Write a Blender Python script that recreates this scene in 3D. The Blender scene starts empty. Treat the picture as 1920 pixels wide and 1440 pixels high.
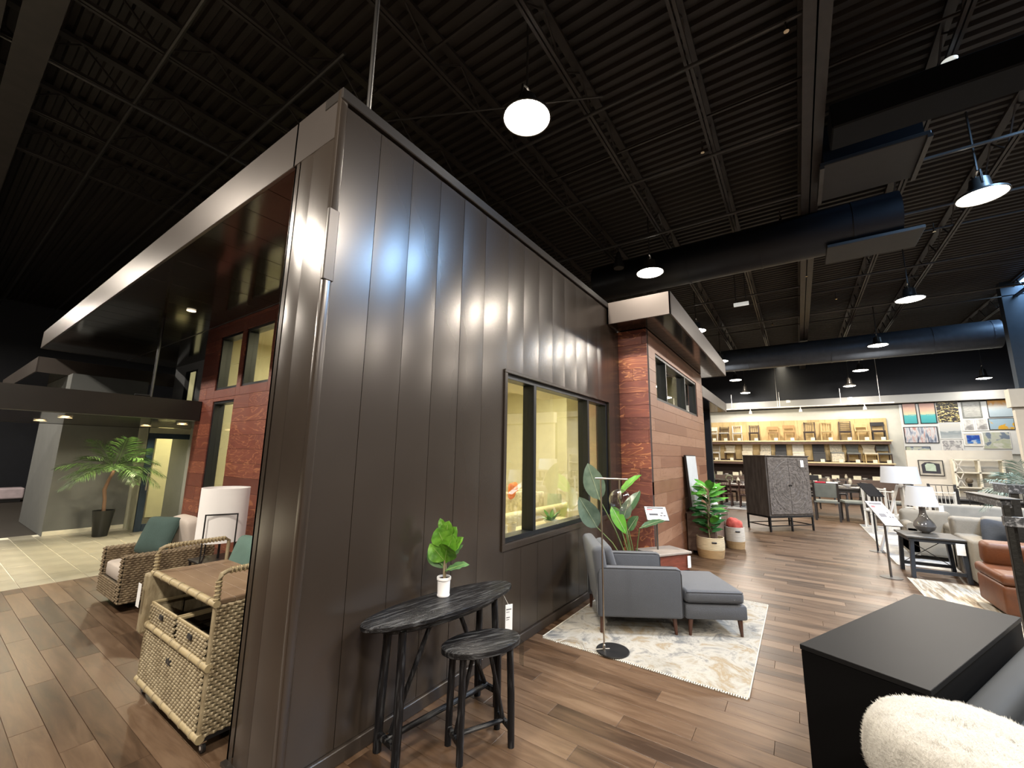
import bpy, bmesh, math, random
import numpy as np
from mathutils import Vector, Matrix, Euler
random.seed(7)
R = math.radians
PI = math.pi
sc = bpy.context.scene
C = sc.collection
# ---------------------------------------------------------------- camera
def camera():
    yaw, pitch, roll = R(34.6), R(9.714), R(.933)
    c, s = math.cos(yaw), math.sin(yaw)
    fwd = Vector((c, s, 0)); right = Vector((s, -c, 0)); up = Vector((0, 0, 1))
    f2 = fwd*math.cos(pitch) + up*math.sin(pitch)
    u2 = -fwd*math.sin(pitch) + up*math.cos(pitch)
    r3 = right*math.cos(roll) + u2*math.sin(roll)
    u3 = -right*math.sin(roll) + u2*math.cos(roll)
    cd = bpy.data.cameras.new('camera'); cd.sensor_width = 36; cd.lens = 770.89/1920*36
    cd.clip_start = .02; cd.clip_end = 200
    o = bpy.data.objects.new('camera', cd); C.objects.link(o)
    m = Matrix((r3, u3, -f2)).transposed().to_4x4(); m.translation = (0, 0, 1.83)
    o.matrix_world = m
    sc.camera = o
camera()
# ---------------------------------------------------------------- world, exposure
w = bpy.data.worlds.new('world'); sc.world = w; w.use_nodes = True
w.node_tree.nodes['Background'].inputs[0].default_value = (.9, .95, 1, 1)
w.node_tree.nodes['Background'].inputs[1].default_value = .02
sc.view_settings.view_transform = 'Standard'
sc.view_settings.look = 'None'
sc.view_settings.gamma = 1
sc.view_settings.use_curve_mapping = False
sc.view_settings.exposure = .3
LAMP_W = 320          # watts of one high bay lamp
def area(name, loc, size, watts, col, rot=(0, 0, 0), shape='DISK', sy=None, spread=PI):
    ld = bpy.data.lights.new(name, 'AREA'); ld.shape = shape; ld.size = size
    if sy: ld.size_y = sy
    ld.energy = watts; ld.color = col; ld.spread = spread
    o = bpy.data.objects.new(name, ld); o.location = loc; o.rotation_euler = rot
    C.objects.link(o); return o
# daylight falling through the skylights in the roof
area('skylight_glow', (7.6, -4.6, 7.5), 1.3, 700, (.33, .60, 1), shape='RECTANGLE', sy=1.3)
area('skylight_glow', (19.5, -7.0, 7.5), 1.5, 260, (.42, .68, 1), shape='RECTANGLE', sy=1.5)
# area lights aimed at the far display wall and the gallery wall
area('display_glow', (26.3, .4, 4.95), 9.5, 70, (1, .86, .60), rot=(0, R(-52), R(0)), shape='RECTANGLE', sy=.4)
area('gallery_glow', (25.9, -6.3, 5.0), .4, 45, (1, .97, .92), rot=(0, R(-48), 0), shape='RECTANGLE', sy=4)
# rooms of the show house: warm ceiling panels
area('house_glow', (5.0, 5.6, 3.8), 3.2, 260, (1, .92, .60), shape='RECTANGLE', sy=3.4)
area('house_glow', (9.2, 4.4, 3.8), 3.0, 190, (1, .92, .60), shape='RECTANGLE', sy=3.0)
area('house_glow', (5.2, 10.2, 3.6), 2.0, 60, (1, .9, .5), shape='RECTANGLE', sy=2.5)
area('porch_glow', (1.39, 9.74, 2.285), .12, 30, (1, .88, .62), spread=R(150))
area('porch_glow', (1.33, 11.46, 2.285), .12, 30, (1, .88, .62), spread=R(150))
area('porch_glow', (2.83, 11.41, 2.285), .12, 36, (1, .88, .62), spread=R(150))
area('porch_glow', (2.98, 9.83, 2.285), .12, 36, (1, .88, .62), spread=R(150))

# ---------------------------------------------------------------- materials
def nt(name):
    m = bpy.data.materials.new(name); m.use_nodes = True
    t = m.node_tree; b = t.nodes['Principled BSDF']; return m, t, b
def node(t, typ, **kw):
    n = t.nodes.new(typ)
    for k, v in kw.items():
        if k.startswith('i_'): n.inputs[k[2:].replace('_', ' ')].default_value = v
        else: setattr(n, k, v)
    return n
def math_n(t, op, a, b=None, c=None):
    n = t.nodes.new('ShaderNodeMath'); n.operation = op
    for i, x in enumerate((a, b, c)):
        if x is None: continue
        if isinstance(x, (int, float)): n.inputs[i].default_value = x
        else: t.links.new(x, n.inputs[i])
    return n.outputs[0]
def ramp(t, fac, stops, interp='LINEAR'):
    n = t.nodes.new('ShaderNodeValToRGB'); cr = n.color_ramp; cr.interpolation = interp
    while len(cr.elements) < len(stops): cr.elements.new(.5)
    for e, (p, c) in zip(cr.elements, stops):
        e.position = p; e.color = (*c, 1) if len(c) == 3 else c
    if fac is not None: t.links.new(fac, n.inputs[0])
    return n.outputs[0]
MC = {}
def mat(name, col, rough=.5, metal=0, var=.12, scale=6, stretch=(1, 1, 1), bump=0, bscale=None, col2=None, coat=0, spec=None, sheen=0, lo=.3, hi=.7, emit=None):
    if name in MC: return MC[name]
    m, t, b = nt(name)
    tc = node(t, 'ShaderNodeTexCoord'); mp = node(t, 'ShaderNodeMapping'); mp.inputs['Scale'].default_value = stretch
    t.links.new(tc.outputs['Object'], mp.inputs[0])
    nz = node(t, 'ShaderNodeTexNoise', i_Scale=scale, i_Detail=5.0)
    t.links.new(mp.outputs[0], nz.inputs['Vector'])
    a = col if col2 is None else col2
    if col2 is None: c1 = tuple(x*(1-var) for x in col); c2 = tuple(min(1, x*(1+var)) for x in col)
    else: c1, c2 = col, col2
    out = ramp(t, nz.outputs['Fac'], [(lo, c1), (hi, c2)])
    t.links.new(out, b.inputs['Base Color'])
    b.inputs['Roughness'].default_value = rough; b.inputs['Metallic'].default_value = metal
    if coat: b.inputs['Coat Weight'].default_value = coat; b.inputs['Coat Roughness'].default_value = .08
    if spec is not None: b.inputs['Specular IOR Level'].default_value = spec
    if sheen: b.inputs['Sheen Weight'].default_value = sheen
    if bump:
        n2 = node(t, 'ShaderNodeTexNoise', i_Scale=bscale or scale*6, i_Detail=3.0)
        t.links.new(mp.outputs[0], n2.inputs['Vector'])
        bp = node(t, 'ShaderNodeBump', i_Strength=bump, i_Distance=.01)
        t.links.new(n2.outputs['Fac'], bp.inputs['Height']); t.links.new(bp.outputs[0], b.inputs['Normal'])
    if emit:
        b.inputs['Emission Color'].default_value = (*emit[0], 1); b.inputs['Emission Strength'].default_value = emit[1]
    MC[name] = m; return m
def emis(name, col, s):
    if name in MC: return MC[name]
    m, t, b = nt(name); b.inputs['Base Color'].default_value = (*col, 1)
    b.inputs['Emission Color'].default_value = (*col, 1); b.inputs['Emission Strength'].default_value = s
    MC[name] = m; return m
def glass(name, tint=(1, 1, 1), refl=1.0, rough=0.0):
    m = bpy.data.materials.new(name); m.use_nodes = True; t = m.node_tree; t.nodes.clear()
    o = node(t, 'ShaderNodeOutputMaterial'); mx = node(t, 'ShaderNodeMixShader'); tr = node(t, 'ShaderNodeBsdfTransparent')
    gl = node(t, 'ShaderNodeBsdfGlossy', i_Roughness=rough); gm = node(t, 'ShaderNodeNewGeometry'); dp = node(t, 'ShaderNodeVectorMath'); dp.operation = 'DOT_PRODUCT'; t.links.new(gm.outputs['Normal'], dp.inputs[0]); t.links.new(gm.outputs['Incoming'], dp.inputs[1])
    sch = math_n(t, 'ADD', math_n(t, 'MULTIPLY', math_n(t, 'POWER', math_n(t, 'SUBTRACT', 1.0, math_n(t, 'ABSOLUTE', dp.outputs['Value'])), 5.0), .96), .04)
    tr.inputs[0].default_value = (*tint, 1)
    t.links.new(math_n(t, 'MINIMUM', math_n(t, 'MULTIPLY', sch, refl), 1.0), mx.inputs[0])
    t.links.new(tr.outputs[0], mx.inputs[1]); t.links.new(gl.outputs[0], mx.inputs[2]); t.links.new(mx.outputs[0], o.inputs[0])
    return m
def plank_mat(name, au, av, lu, lv, stops, streak, rough=(.35, .5), bump=.15, detail=6, figure=0.0, fig_cols=None, spec=.5, vary=.45):
    """boards along axis au (length lu), stacked along av (width lv); colour differs from board to board"""
    m, t, b = nt(name)
    g = node(t, 'ShaderNodeNewGeometry'); sx = node(t, 'ShaderNodeSeparateXYZ'); t.links.new(g.outputs['Position'], sx.inputs[0])
    U, V = sx.outputs[au], sx.outputs[av]
    row = math_n(t, 'FLOOR', math_n(t, 'DIVIDE', V, lv))
    off = math_n(t, 'MULTIPLY', math_n(t, 'FRACT', math_n(t, 'MULTIPLY', row, .37)), lu)
    colid = math_n(t, 'FLOOR', math_n(t, 'DIVIDE', math_n(t, 'ADD', U, off), lu))
    cv = node(t, 'ShaderNodeCombineXYZ'); t.links.new(row, cv.inputs[0]); t.links.new(colid, cv.inputs[1])
    wn = node(t, 'ShaderNodeTexWhiteNoise'); wn.noise_dimensions = '3D'; t.links.new(cv.outputs[0], wn.inputs['Vector'])
    # grain coordinates: squeezed along the board, shifted by the board's own number
    cg = node(t, 'ShaderNodeCombineXYZ')
    t.links.new(math_n(t, 'MULTIPLY', U, streak), cg.inputs[0]); t.links.new(V, cg.inputs[1])
    t.links.new(math_n(t, 'MULTIPLY', wn.outputs['Value'], 37.0), cg.inputs[2])
    n1 = node(t, 'ShaderNodeTexNoise', i_Scale=14.0, i_Detail=float(detail), i_Roughness=.65, i_Distortion=.6)
    t.links.new(cg.outputs[0], n1.inputs['Vector'])
    mixv = math_n(t, 'ADD', math_n(t, 'MULTIPLY', wn.outputs['Value'], vary), math_n(t, 'MULTIPLY', n1.outputs['Fac'], 1-vary))
    col = ramp(t, mixv, stops)
    if figure:
        n2 = node(t, 'ShaderNodeTexNoise', i_Scale=3.2, i_Detail=3.0, i_Distortion=1.6); t.links.new(cg.outputs[0], n2.inputs['Vector'])
        wv = node(t, 'ShaderNodeMath'); wv.operation = 'PINGPONG'; wv.inputs[1].default_value = .5
        t.links.new(math_n(t, 'MULTIPLY', n2.outputs['Fac'], 9.0), wv.inputs[0])
        fk = ramp(t, wv.outputs[0], [(.38, (0, 0, 0)), (.5, (1, 1, 1))])
        gate = ramp(t, wn.outputs['Value'], [(.35, (.15, .15, .15)), (.6, (1, 1, 1))])
        mx = node(t, 'ShaderNodeMix'); mx.data_type = 'RGBA'
        f = math_n(t, 'MULTIPLY', math_n(t, 'MULTIPLY', fk, gate), figure)
        t.links.new(f, mx.inputs[0]); t.links.new(col, mx.inputs[6]); mx.inputs[7].default_value = (*fig_cols, 1)
        col = mx.outputs[2]
    t.links.new(col, b.inputs['Base Color'])
    rr = node(t, 'ShaderNodeMapRange'); rr.inputs[3].default_value = rough[0]; rr.inputs[4].default_value = rough[1]
    t.links.new(n1.outputs['Fac'], rr.inputs[0]); t.links.new(rr.outputs[0], b.inputs['Roughness'])
    b.inputs['Specular IOR Level'].default_value = spec
    bp = node(t, 'ShaderNodeBump', i_Strength=bump, i_Distance=.004)
    t.links.new(n1.outputs['Fac'], bp.inputs['Height']); t.links.new(bp.outputs[0], b.inputs['Normal'])
    MC[name] = m; return m

# ---------------------------------------------------------------- mesh helpers
class MB:
    """collects solids and links them as ONE mesh object"""
    def __init__(s): s.bm = bmesh.new()
    def _add(s, tb, M=None):
        if M is not None: bmesh.ops.transform(tb, matrix=M, verts=tb.verts)
        me = bpy.data.meshes.new('t'); tb.to_mesh(me); tb.free(); s.bm.from_mesh(me); bpy.data.meshes.remove(me); return s
    def box(s, c, d, rot=None, bev=0, seg=1, M=None):
        tb = bmesh.new(); bmesh.ops.create_cube(tb, size=1)
        bmesh.ops.scale(tb, vec=d, verts=tb.verts)
        if bev: bmesh.ops.bevel(tb, geom=tb.edges[:], offset=bev, segments=seg, affect='EDGES', profile=.5)
        m = Matrix.Translation(c)
        if rot: m = m @ Euler(rot).to_matrix().to_4x4()
        if M is not None: m = M @ m
        return s._add(tb, m)
    def bx(s, x0, x1, y0, y1, z0, z1, bev=0, seg=1):
        return s.box(((x0+x1)/2, (y0+y1)/2, (z0+z1)/2), (abs(x1-x0), abs(y1-y0), abs(z1-z0)), bev=bev, seg=seg)
    def bar(s, p, q, wd, dp=None, up=(0, 0, 1), bev=0):
        p, q = Vector(p), Vector(q); d = q-p; L = d.length; zz = d.normalized(); u = Vector(up)
        if abs(zz.dot(u)) > .98: u = Vector((1, 0, 0))
        xx = u.cross(zz).normalized(); yy = zz.cross(xx)
        m = Matrix((xx, yy, zz)).transposed().to_4x4(); m.translation = (p+q)/2
        tb = bmesh.new(); bmesh.ops.create_cube(tb, size=1); bmesh.ops.scale(tb, vec=(wd, dp or wd, L), verts=tb.verts)
        if bev: bmesh.ops.bevel(tb, geom=tb.edges[:], offset=bev, segments=2, affect='EDGES')
        return s._add(tb, m)
    def rod(s, p, q, r, r2=None, n=10):
        p, q = Vector(p), Vector(q); d = q-p; L = d.length
        tb = bmesh.new(); bmesh.ops.create_cone(tb, cap_ends=True, segments=n, radius1=r, radius2=r if r2 is None else r2, depth=L)
        m = d.to_track_quat('Z', 'Y').to_matrix().to_4x4(); m.translation = (p+q)/2
        return s._add(tb, m)
    def path(s, pts, r, n=8, closed=False):
        pts = [Vector(p) for p in pts]; tb = bmesh.new(); rings = []; N = len(pts)
        for i, p in enumerate(pts):
            a = pts[(i-1) % N] if (closed or i > 0) else p; b_ = pts[(i+1) % N] if (closed or i < N-1) else p
            d = (b_-a).normalized(); u = Vector((0, 0, 1))
            if abs(d.dot(u)) > .95: u = Vector((0, 1, 0))
            x = u.cross(d).normalized(); y = d.cross(x)
            rr = r[i] if isinstance(r, (list, tuple)) else r
            rings.append([tb.verts.new(p + (x*math.cos(k*2*PI/n) + y*math.sin(k*2*PI/n))*rr) for k in range(n)])
        M_ = N if closed else N-1
        for i in range(M_):
            A, B = rings[i], rings[(i+1) % N]
            for k in range(n): tb.faces.new((A[k], A[(k+1) % n], B[(k+1) % n], B[k]))
        if not closed: tb.faces.new(rings[0][::-1]); tb.faces.new(rings[-1])
        return s._add(tb)
    def lathe(s, prof, c=(0, 0, 0), n=24, cap=True, sx=1, sy=1):
        tb = bmesh.new(); rings = []
        for r, z in prof: rings.append([tb.verts.new((c[0]+r*sx*math.cos(k*2*PI/n), c[1]+r*sy*math.sin(k*2*PI/n), c[2]+z)) for k in range(n)])
        for A, B in zip(rings, rings[1:]):
            for k in range(n): tb.faces.new((A[k], A[(k+1) % n], B[(k+1) % n], B[k]))
        if cap:
            tb.faces.new(rings[0][::-1]); tb.faces.new(rings[-1])
        return s._add(tb)
    def prism(s, pts, z0, z1, M=None):
        tb = bmesh.new(); a = [tb.verts.new((x, y, z0)) for x, y in pts]; b_ = [tb.verts.new((x, y, z1)) for x, y in pts]
        tb.faces.new(a[::-1]); tb.faces.new(b_)
        for i in range(len(pts)): j = (i+1) % len(pts); tb.faces.new((a[i], a[j], b_[j], b_[i]))
        return s._add(tb, M)
    def cushion(s, c, d, e=.35, n=16, rot=None, pinch=0, M=None):
        """superellipsoid cushion: d full sizes, e corner squareness (small = squarer)"""
        tb = bmesh.new(); f = lambda x, p: math.copysign(abs(x)**p, x); rings = []
        for i in range(1, n):
            ph = -PI/2 + PI*i/n; ring = []
            for j in range(2*n):
                th = 2*PI*j/(2*n)
                x = f(math.cos(th), e); y = f(math.sin(th), e)
                zf = .5 if not pinch else .5+pinch
                cx = f(math.cos(ph), zf if pinch else e); z = f(math.sin(ph), 1 if pinch else e)
                k = 1
                if pinch: k = 1-.10*abs(math.cos(2*th))
                ring.append(tb.verts.new((x*cx*d[0]/2*k, y*cx*d[1]/2*k, z*d[2]/2)))
            rings.append(ring)
        m_ = 2*n
        for A, B in zip(rings, rings[1:]):
            for k in range(m_): tb.faces.new((A[k], A[(k+1) % m_], B[(k+1) % m_], B[k]))
        tb.faces.new(rings[0][::-1]); tb.faces.new(rings[-1])
        m = Matrix.Translation(c)
        if rot: m = m @ Euler(rot).to_matrix().to_4x4()
        if M is not None: m = M @ m
        return s._add(tb, m)
    def raw(s, vs, fs, M=None):
        tb = bmesh.new(); v = [tb.verts.new(p) for p in vs]
        for f in fs:
            try: tb.faces.new([v[i] for i in f])
            except ValueError: pass
        return s._add(tb, M)
    def build(s, name, m, parent=None, smooth=False, loc=None, rot=None):
        me = bpy.data.meshes.new(name); bmesh.ops.recalc_face_normals(s.bm, faces=s.bm.faces); s.bm.to_mesh(me); s.bm.free()
        if isinstance(m, (list, tuple)):
            for q in m: me.materials.append(q)
        elif m is not None: me.materials.append(m)
        if smooth:
            me.shade_smooth()
            if smooth != 'all': me.set_sharp_from_angle(angle=R(38))
        o = bpy.data.objects.new(name, me); C.objects.link(o)
        if parent is not None: o.parent = parent
        if loc: o.location = loc
        if rot: o.rotation_euler = rot
        return o
def thing(name, label, cat, loc=(0, 0, 0), rz=0, group=None):
    o = bpy.data.objects.new(name, None); C.objects.link(o); o.empty_display_size = .05
    o.location = loc; o.rotation_euler = (0, 0, rz); o['label'] = label; o['category'] = cat
    if group: o['group'] = group
    return o
def tag(o, label, cat, group=None):
    o['label'] = label; o['category'] = cat
    if group: o['group'] = group
    return o
def struct(o): o['kind'] = 'structure'; return o
def stuff(o): o['kind'] = 'stuff'; return o
def dup(root, loc, rz, label, group=None):
    r = root.copy(); C.objects.link(r); r.location = loc; r.rotation_euler = (0, 0, rz); r['label'] = label
    if group: r['group'] = group
    for ch in list(root.children):
        c = ch.copy(); C.objects.link(c); c.parent = r
        for g in list(ch.children):
            d = g.copy(); C.objects.link(d); d.parent = c
    return r
ORD = ['first', 'second', 'third', 'fourth', 'fifth', 'sixth', 'seventh', 'eighth', 'ninth', 'tenth', 'eleventh', 'twelfth']
# common materials
BLACK = mat('black_paint', (.012, .012, .013), .38)
BLK_ROOF = mat('roof_black', (.006, .0055, .005), .6, var=.3)
CREAM = mat('cream_wall', (.72, .68, .5), .7, var=.04)
WHITE = mat('white_satin', (.8, .79, .77), .5, var=.03)
METAL = mat('brown_metal', (.046, .035, .027), .25, metal=.28, var=.05, scale=2, spec=.8)
METAL_TRIM = mat('metal_trim', (.055, .048, .043), .32, metal=.6, var=.06, scale=2)
SOFFIT = mat('soffit_metal', (.028, .020, .012), .12, metal=.5, var=.1, scale=2, spec=.8)
BRASS = mat('brushed_steel', (.55, .5, .43), .28, metal=1, var=.08)
DARK_FRAME = mat('window_frame_black', (.005, .007, .010), .35)
GLASS = glass('window_glass', (.96, .97, .95), 2.4)
# ================================================================ FLOOR
FLOOR_M = plank_mat('floor_boards', 1, 0, 1.22, .16, [(.32, (.032, .017, .009)), (.43, (.066, .037, .020)), (.54, (.096, .057, .033)), (.68, (.138, .088, .054))], .12, rough=(.30, .46), bump=.12, figure=.3, fig_cols=(.07, .042, .028), vary=.3)
fb = MB(); fb.bx(-12, 34, -16, 26, -.06, -.012)
floor = struct(fb.build('floor', mat('subfloor', (.02, .015, .01), .8)))
TX0, TX1, TY0, TY1 = -4.0, 6.0, 8.53, 13.4     # porch tiles
def plank_rects(u0, u1, v0, v1, lu, lv):
    out = []
    for r in range(math.floor(v0/lv), math.ceil(v1/lv)):
        off = ((r*.37) % 1)*lu
        k0 = math.floor((u0+off)/lu)
        k = k0
        while k*lu-off < u1:
            a, b_ = max(u0, k*lu-off), min(u1, (k+1)*lu-off)
            c, d = max(v0, r*lv), min(v1, (r+1)*lv)
            if b_-a > .01 and d-c > .004: out.append((a, b_, c, d))
            k += 1
    return out
cam = Vector((0, 0, 1.83)); yawv = Vector((math.cos(R(34.6)), math.sin(R(34.6)), 0))
def inview(x, y):
    v = Vector((x, y, 0)); d = v.dot(yawv); sd = v.x*yawv.y - v.y*yawv.x
    return d > .9 and abs(sd) < d*1.32
rects = [q for q in plank_rects(-6, 24, -12, 30, 1.22, .16)]   # u = y, v = x
rects = [(a, b_, c, d) for a, b_, c, d in rects]
near, rest = [], []
for a, b_, c, d in rects:                                     # a,b in y ; c,d in x
    x, y = (c+d)/2, (a+b_)/2
    if x < TX1 and y > TY0 and x > TX0: 
        if a >= TY0: continue
        b_ = TY0
    (near if inview(x, y) and x > .6 else rest).append((math.hypot(x, y)/1.0, a, b_, c, d))
near.sort()
rest += near[290:]; near = near[:290]
base = {}
for _, a, b_, c, d in near:
    k = (round(b_-a, 3), round(d-c, 3))
    if k not in base:
        m = MB(); m.box((0, 0, -.006), (k[1]-.0022, k[0]-.0022, .012), bev=.0012)
        base[k] = m.build('plank', FLOOR_M, floor)
        o = base[k]
    else:
        o = base[k].copy(); C.objects.link(o)
    o.location = ((c+d)/2, (a+b_)/2, 0)
def multi_box(name, m, boxes, parent=None):
    vs, fs = [], []
    for x0, x1, y0, y1, z0, z1 in boxes:
        i = len(vs)
        vs += [(x0, y0, z0), (x1, y0, z0), (x1, y1, z0), (x0, y1, z0), (x0, y0, z1), (x1, y0, z1), (x1, y1, z1), (x0, y1, z1)]
        fs += [(i, i+3, i+2, i+1), (i+4, i+5, i+6, i+7), (i, i+1, i+5, i+4), (i+1, i+2, i+6, i+5), (i+2, i+3, i+7, i+6), (i+3, i, i+4, i+7)]
    me = bpy.data.meshes.new(name); me.from_pydata(vs, [], fs); me.materials.append(m)
    o = bpy.data.objects.new(name, me); C.objects.link(o)
    if parent is not None: o.parent = parent
    return o
stuff(multi_box('far_planks', FLOOR_M, [(c+.0011, d-.0011, a+.0011, b_-.0011, -.012, 0) for _, a, b_, c, d in rest], floor))
# porch tiles
TILE = mat('porch_tile', (.25, .235, .19), .32, var=.16, scale=3, bump=.05)
tb_ = MB(); tb_.bx(TX0, TX1, TY0, TY1, -.03, -.003)
tiles = struct(tb_.build('floor', mat('grout', (.62, .6, .5), .8)))
first = None
for i in range(int((TX1-TX0)/.32)+1):
    for j in range(8):
        x0 = TX0+i*.32; y0 = TY0+j*.61+(.3 if i % 2 else 0)-.3
        y1 = min(y0+.61, TY1); y0 = max(y0, TY0)
        if x0+.32 > TX1 or y1-y0 < .05 or x0 < 0: continue
        full = abs(y1-y0-.61) < .01
        if full and first is not None: o = first.copy(); C.objects.link(o)
        else:
            m = MB(); m.box((0, 0, -.003), (.313, y1-y0-.007, .008), bev=.0015); o = m.build('tile', TILE, tiles)
            if full: first = o
        o.location = (x0+.16, (y0+y1)/2, .001)

# ================================================================ METAL WALL
WX0, WX1, WY = 1.35, 6.72, 2.416
HO = (3.40, 6.18, .97, 2.66)      # window opening
def subtract(rs, h):
    out = []
    for a, b_, c, d in rs:
        x0, x1, z0, z1 = h
        if b_ <= x0+1e-6 or a >= x1-1e-6 or d <= z0+1e-6 or c >= z1-1e-6: out.append((a, b_, c, d)); continue
        if a < x0: out.append((a, x0, c, d))
        if b_ > x1: out.append((x1, b_, c, d))
        m0, m1 = max(a, x0), min(b_, x1)
        if c < z0: out.append((m0, m1, c, z0))
        if d > z1: out.append((m0, m1, z1, d))
    return out
wm = MB()
for q in subtract([(WX0+.02, WX1, 0, 4.28)], HO): wm.bx(q[0], q[1], WY+.03, WY+.2, q[2], q[3])
wm.bx(1.38, 2.9, WY+.03, 2.93, 0, 3.94)       # the thick wing at the corner
wm.bx(1.38, 6.7, WY+.03, 2.93, 3.96, 4.28)
wall_front = struct(wm.build('wall_front', METAL))
seams = [1.36, 1.70, 2.02, 2.345, 2.665, 3.0, 3.40, 3.71, 4.045, 4.38, 4.71, 5.06, 5.42, 5.80, 6.18, 6.46, 6.72]
def bulged(x0, x1, z0, z1, y, bul, name, parent, nz=10, tilt=0.0):
    """sheet panel: nearly flat with a soft outward swelling and folded edges"""
    nx = 10; vs = []; fs = []
    zs = [z0 + (z1-z0)*j/nz for j in range(nz+1)]
    for z in zs:
        for i in range(nx+1):
            u = i/nx; s_ = math.sin(PI*u)**.8
            vs.append((x0+.002+(x1-x0-.004)*u, y-bul*s_-tilt*(u-.5), z))
    for j in range(nz):
        for i in range(nx): a = j*(nx+1)+i; fs.append((a, a+1, a+nx+2, a+nx+1))
    n0 = len(vs)
    # folded edges going back
    for j, z in enumerate(zs): vs += [(x0+.002, y+.03, z), (x1-.002, y+.03, z)]
    for j in range(nz):
        a = j*(nx+1); fs.append((a, a+nx+1, n0+2*(j+1), n0+2*j)); b_ = a+nx; fs.append((b_, n0+2*j+1, n0+2*j+3, b_+nx+1))
    me = bpy.data.meshes.new(name); me.from_pydata(vs, [], fs); me.materials.append(METAL); me.shade_smooth(); me.set_sharp_from_angle(angle=R(30))
    o = bpy.data.objects.new(name, me); C.objects.link(o); o.parent = parent; return o
rnd = random.Random(3)
for a, b_ in zip(seams, seams[1:]):
    if a < 1.5: bl = .001
    else: bl = rnd.uniform(.0018, .0036)
    if b_ <= HO[0]+.01 or a >= HO[1]-.01: bulged(a, b_, .09, 4.22, WY, bl, 'metal_panel', wall_front, tilt=rnd.uniform(-.002, .002))
    else:
        bulged(a, b_, .09, HO[2]-.03, WY, bl*.4, 'metal_panel', wall_front)
        bulged(a, b_, HO[3]+.03, 4.22, WY, bl, 'metal_panel', wall_front, tilt=rnd.uniform(-.002, .002))
# wing end (faces -x): three sheets, tilted a touch against each other
for a, b_, bl in ((2.43, 2.70, .003), (2.70, 2.87, .003), (2.885, 2.95, .0)):
    m = MB(); nx = 6; nz = 4; vs = []; fs = []
    for j in range(nz+1):
        for i in range(nx+1): u = i/nx; vs.append((1.352-bl*math.sin(PI*u), a+.001+(b_-a-.002)*u, .02+3.93*j/nz))
    for j in range(nz):
        for i in range(nx): q = j*(nx+1)+i; fs.append((q, q+1, q+nx+2, q+nx+1))
    m.raw(vs, fs); m.build('metal_panel', METAL, wall_front, smooth=True)
m = MB(); m.bx(1.345, 1.40, 2.395, 2.445, .02, 4.32, bev=.008, seg=2); m.build('corner_post', METAL, wall_front, smooth=True)
m = MB(); m.bx(1.345, 6.74, 2.385, 2.60, 4.235, 4.325, bev=.006); m.build('top_cap', METAL_TRIM, wall_front)
m = MB(); m.bx(1.352, 6.72, 2.392, 2.43, .0, .085, bev=.004); o = struct(m.build('baseboard_front', mat('base_dark', (.035, .027, .022), .4, var=.05)))
m = MB(); m.bx(1.43, 1.60, 2.95, 2.955, .03, 3.93); m.bx(1.352, 2.78, 2.93, 2.95, .02, 3.95); m.build('inner_sheet', METAL, wall_front)
m = MB(); m.bx(1.32, 1.352, 2.42, 2.95, 0, .02); m.build('floor_edge_strip', METAL_TRIM, wall_front)
# small dented wall light plate on the corner
m = MB(); m.box((1.372, 2.405, 3.16), (.075, .03, .5), bev=.006); m.build('patch_plate', METAL_TRIM, wall_front)

# ---- windows
def window(name, x0, x1, z0, z1, y, mull, depth=.16, fw=.045, axis='x', sgn=1, trimout=.0):
    """glazed opening in a wall: outer frame, mullions and one pane per light. axis x: wall runs along x, outside at y"""
    def bxx(m, a, b_, d0, d1, c, d):
        if axis == 'x': m.bx(a, b_, y+sgn*d0, y+sgn*d1, c, d, bev=.003)
        else: m.bx(y+sgn*d0, y+sgn*d1, a, b_, c, d, bev=.003)
    fr = MB()
    bxx(fr, x0, x1, .02, depth, z0, z0+fw); bxx(fr, x0, x1, .02, depth, z1-fw, z1)
    bxx(fr, x0, x0+fw, .02, depth, z0+fw, z1-fw); bxx(fr, x1-fw, x1, .02, depth, z0+fw, z1-fw)
    o = struct(fr.build(name, DARK_FRAME))
    es = [x0+fw]
    for mx in mull:
        m = MB(); bxx(m, mx-.028, mx+.028, .01, depth, z0+fw, z1-fw); m.build('mullion', DARK_FRAME, o); es += [mx-.028, mx+.028]
    es.append(x1-fw)
    for a, b_ in zip(es[::2], es[1::2]):
        m = MB()
        d = depth*.55
        if axis == 'x': m.bx(a, b_, y+sgn*d, y+sgn*(d+.008), z0+fw, z1-fw)
        else: m.bx(y+sgn*d, y+sgn*(d+.008), a, b_, z0+fw, z1-fw)
        m.build('pane', GLASS, o)
    return o
win1 = window('window_1', HO[0], HO[1], HO[2], HO[3], WY, [3.99, 5.45], fw=.05)
m = MB()
for a, b_, c, d in ((HO[0]-.05, HO[1]+.03, HO[2]-.06, HO[2]), (HO[0]-.05, HO[1]+.03, HO[3], HO[3]+.035), (HO[0]-.05, HO[0], HO[2], HO[3]), (HO[1], HO[1]+.03, HO[2], HO[3])):
    m.bx(a, b_, WY-.022, WY+.03, c, d, bev=.004)
m.build('window_casing', METAL, win1)

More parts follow.
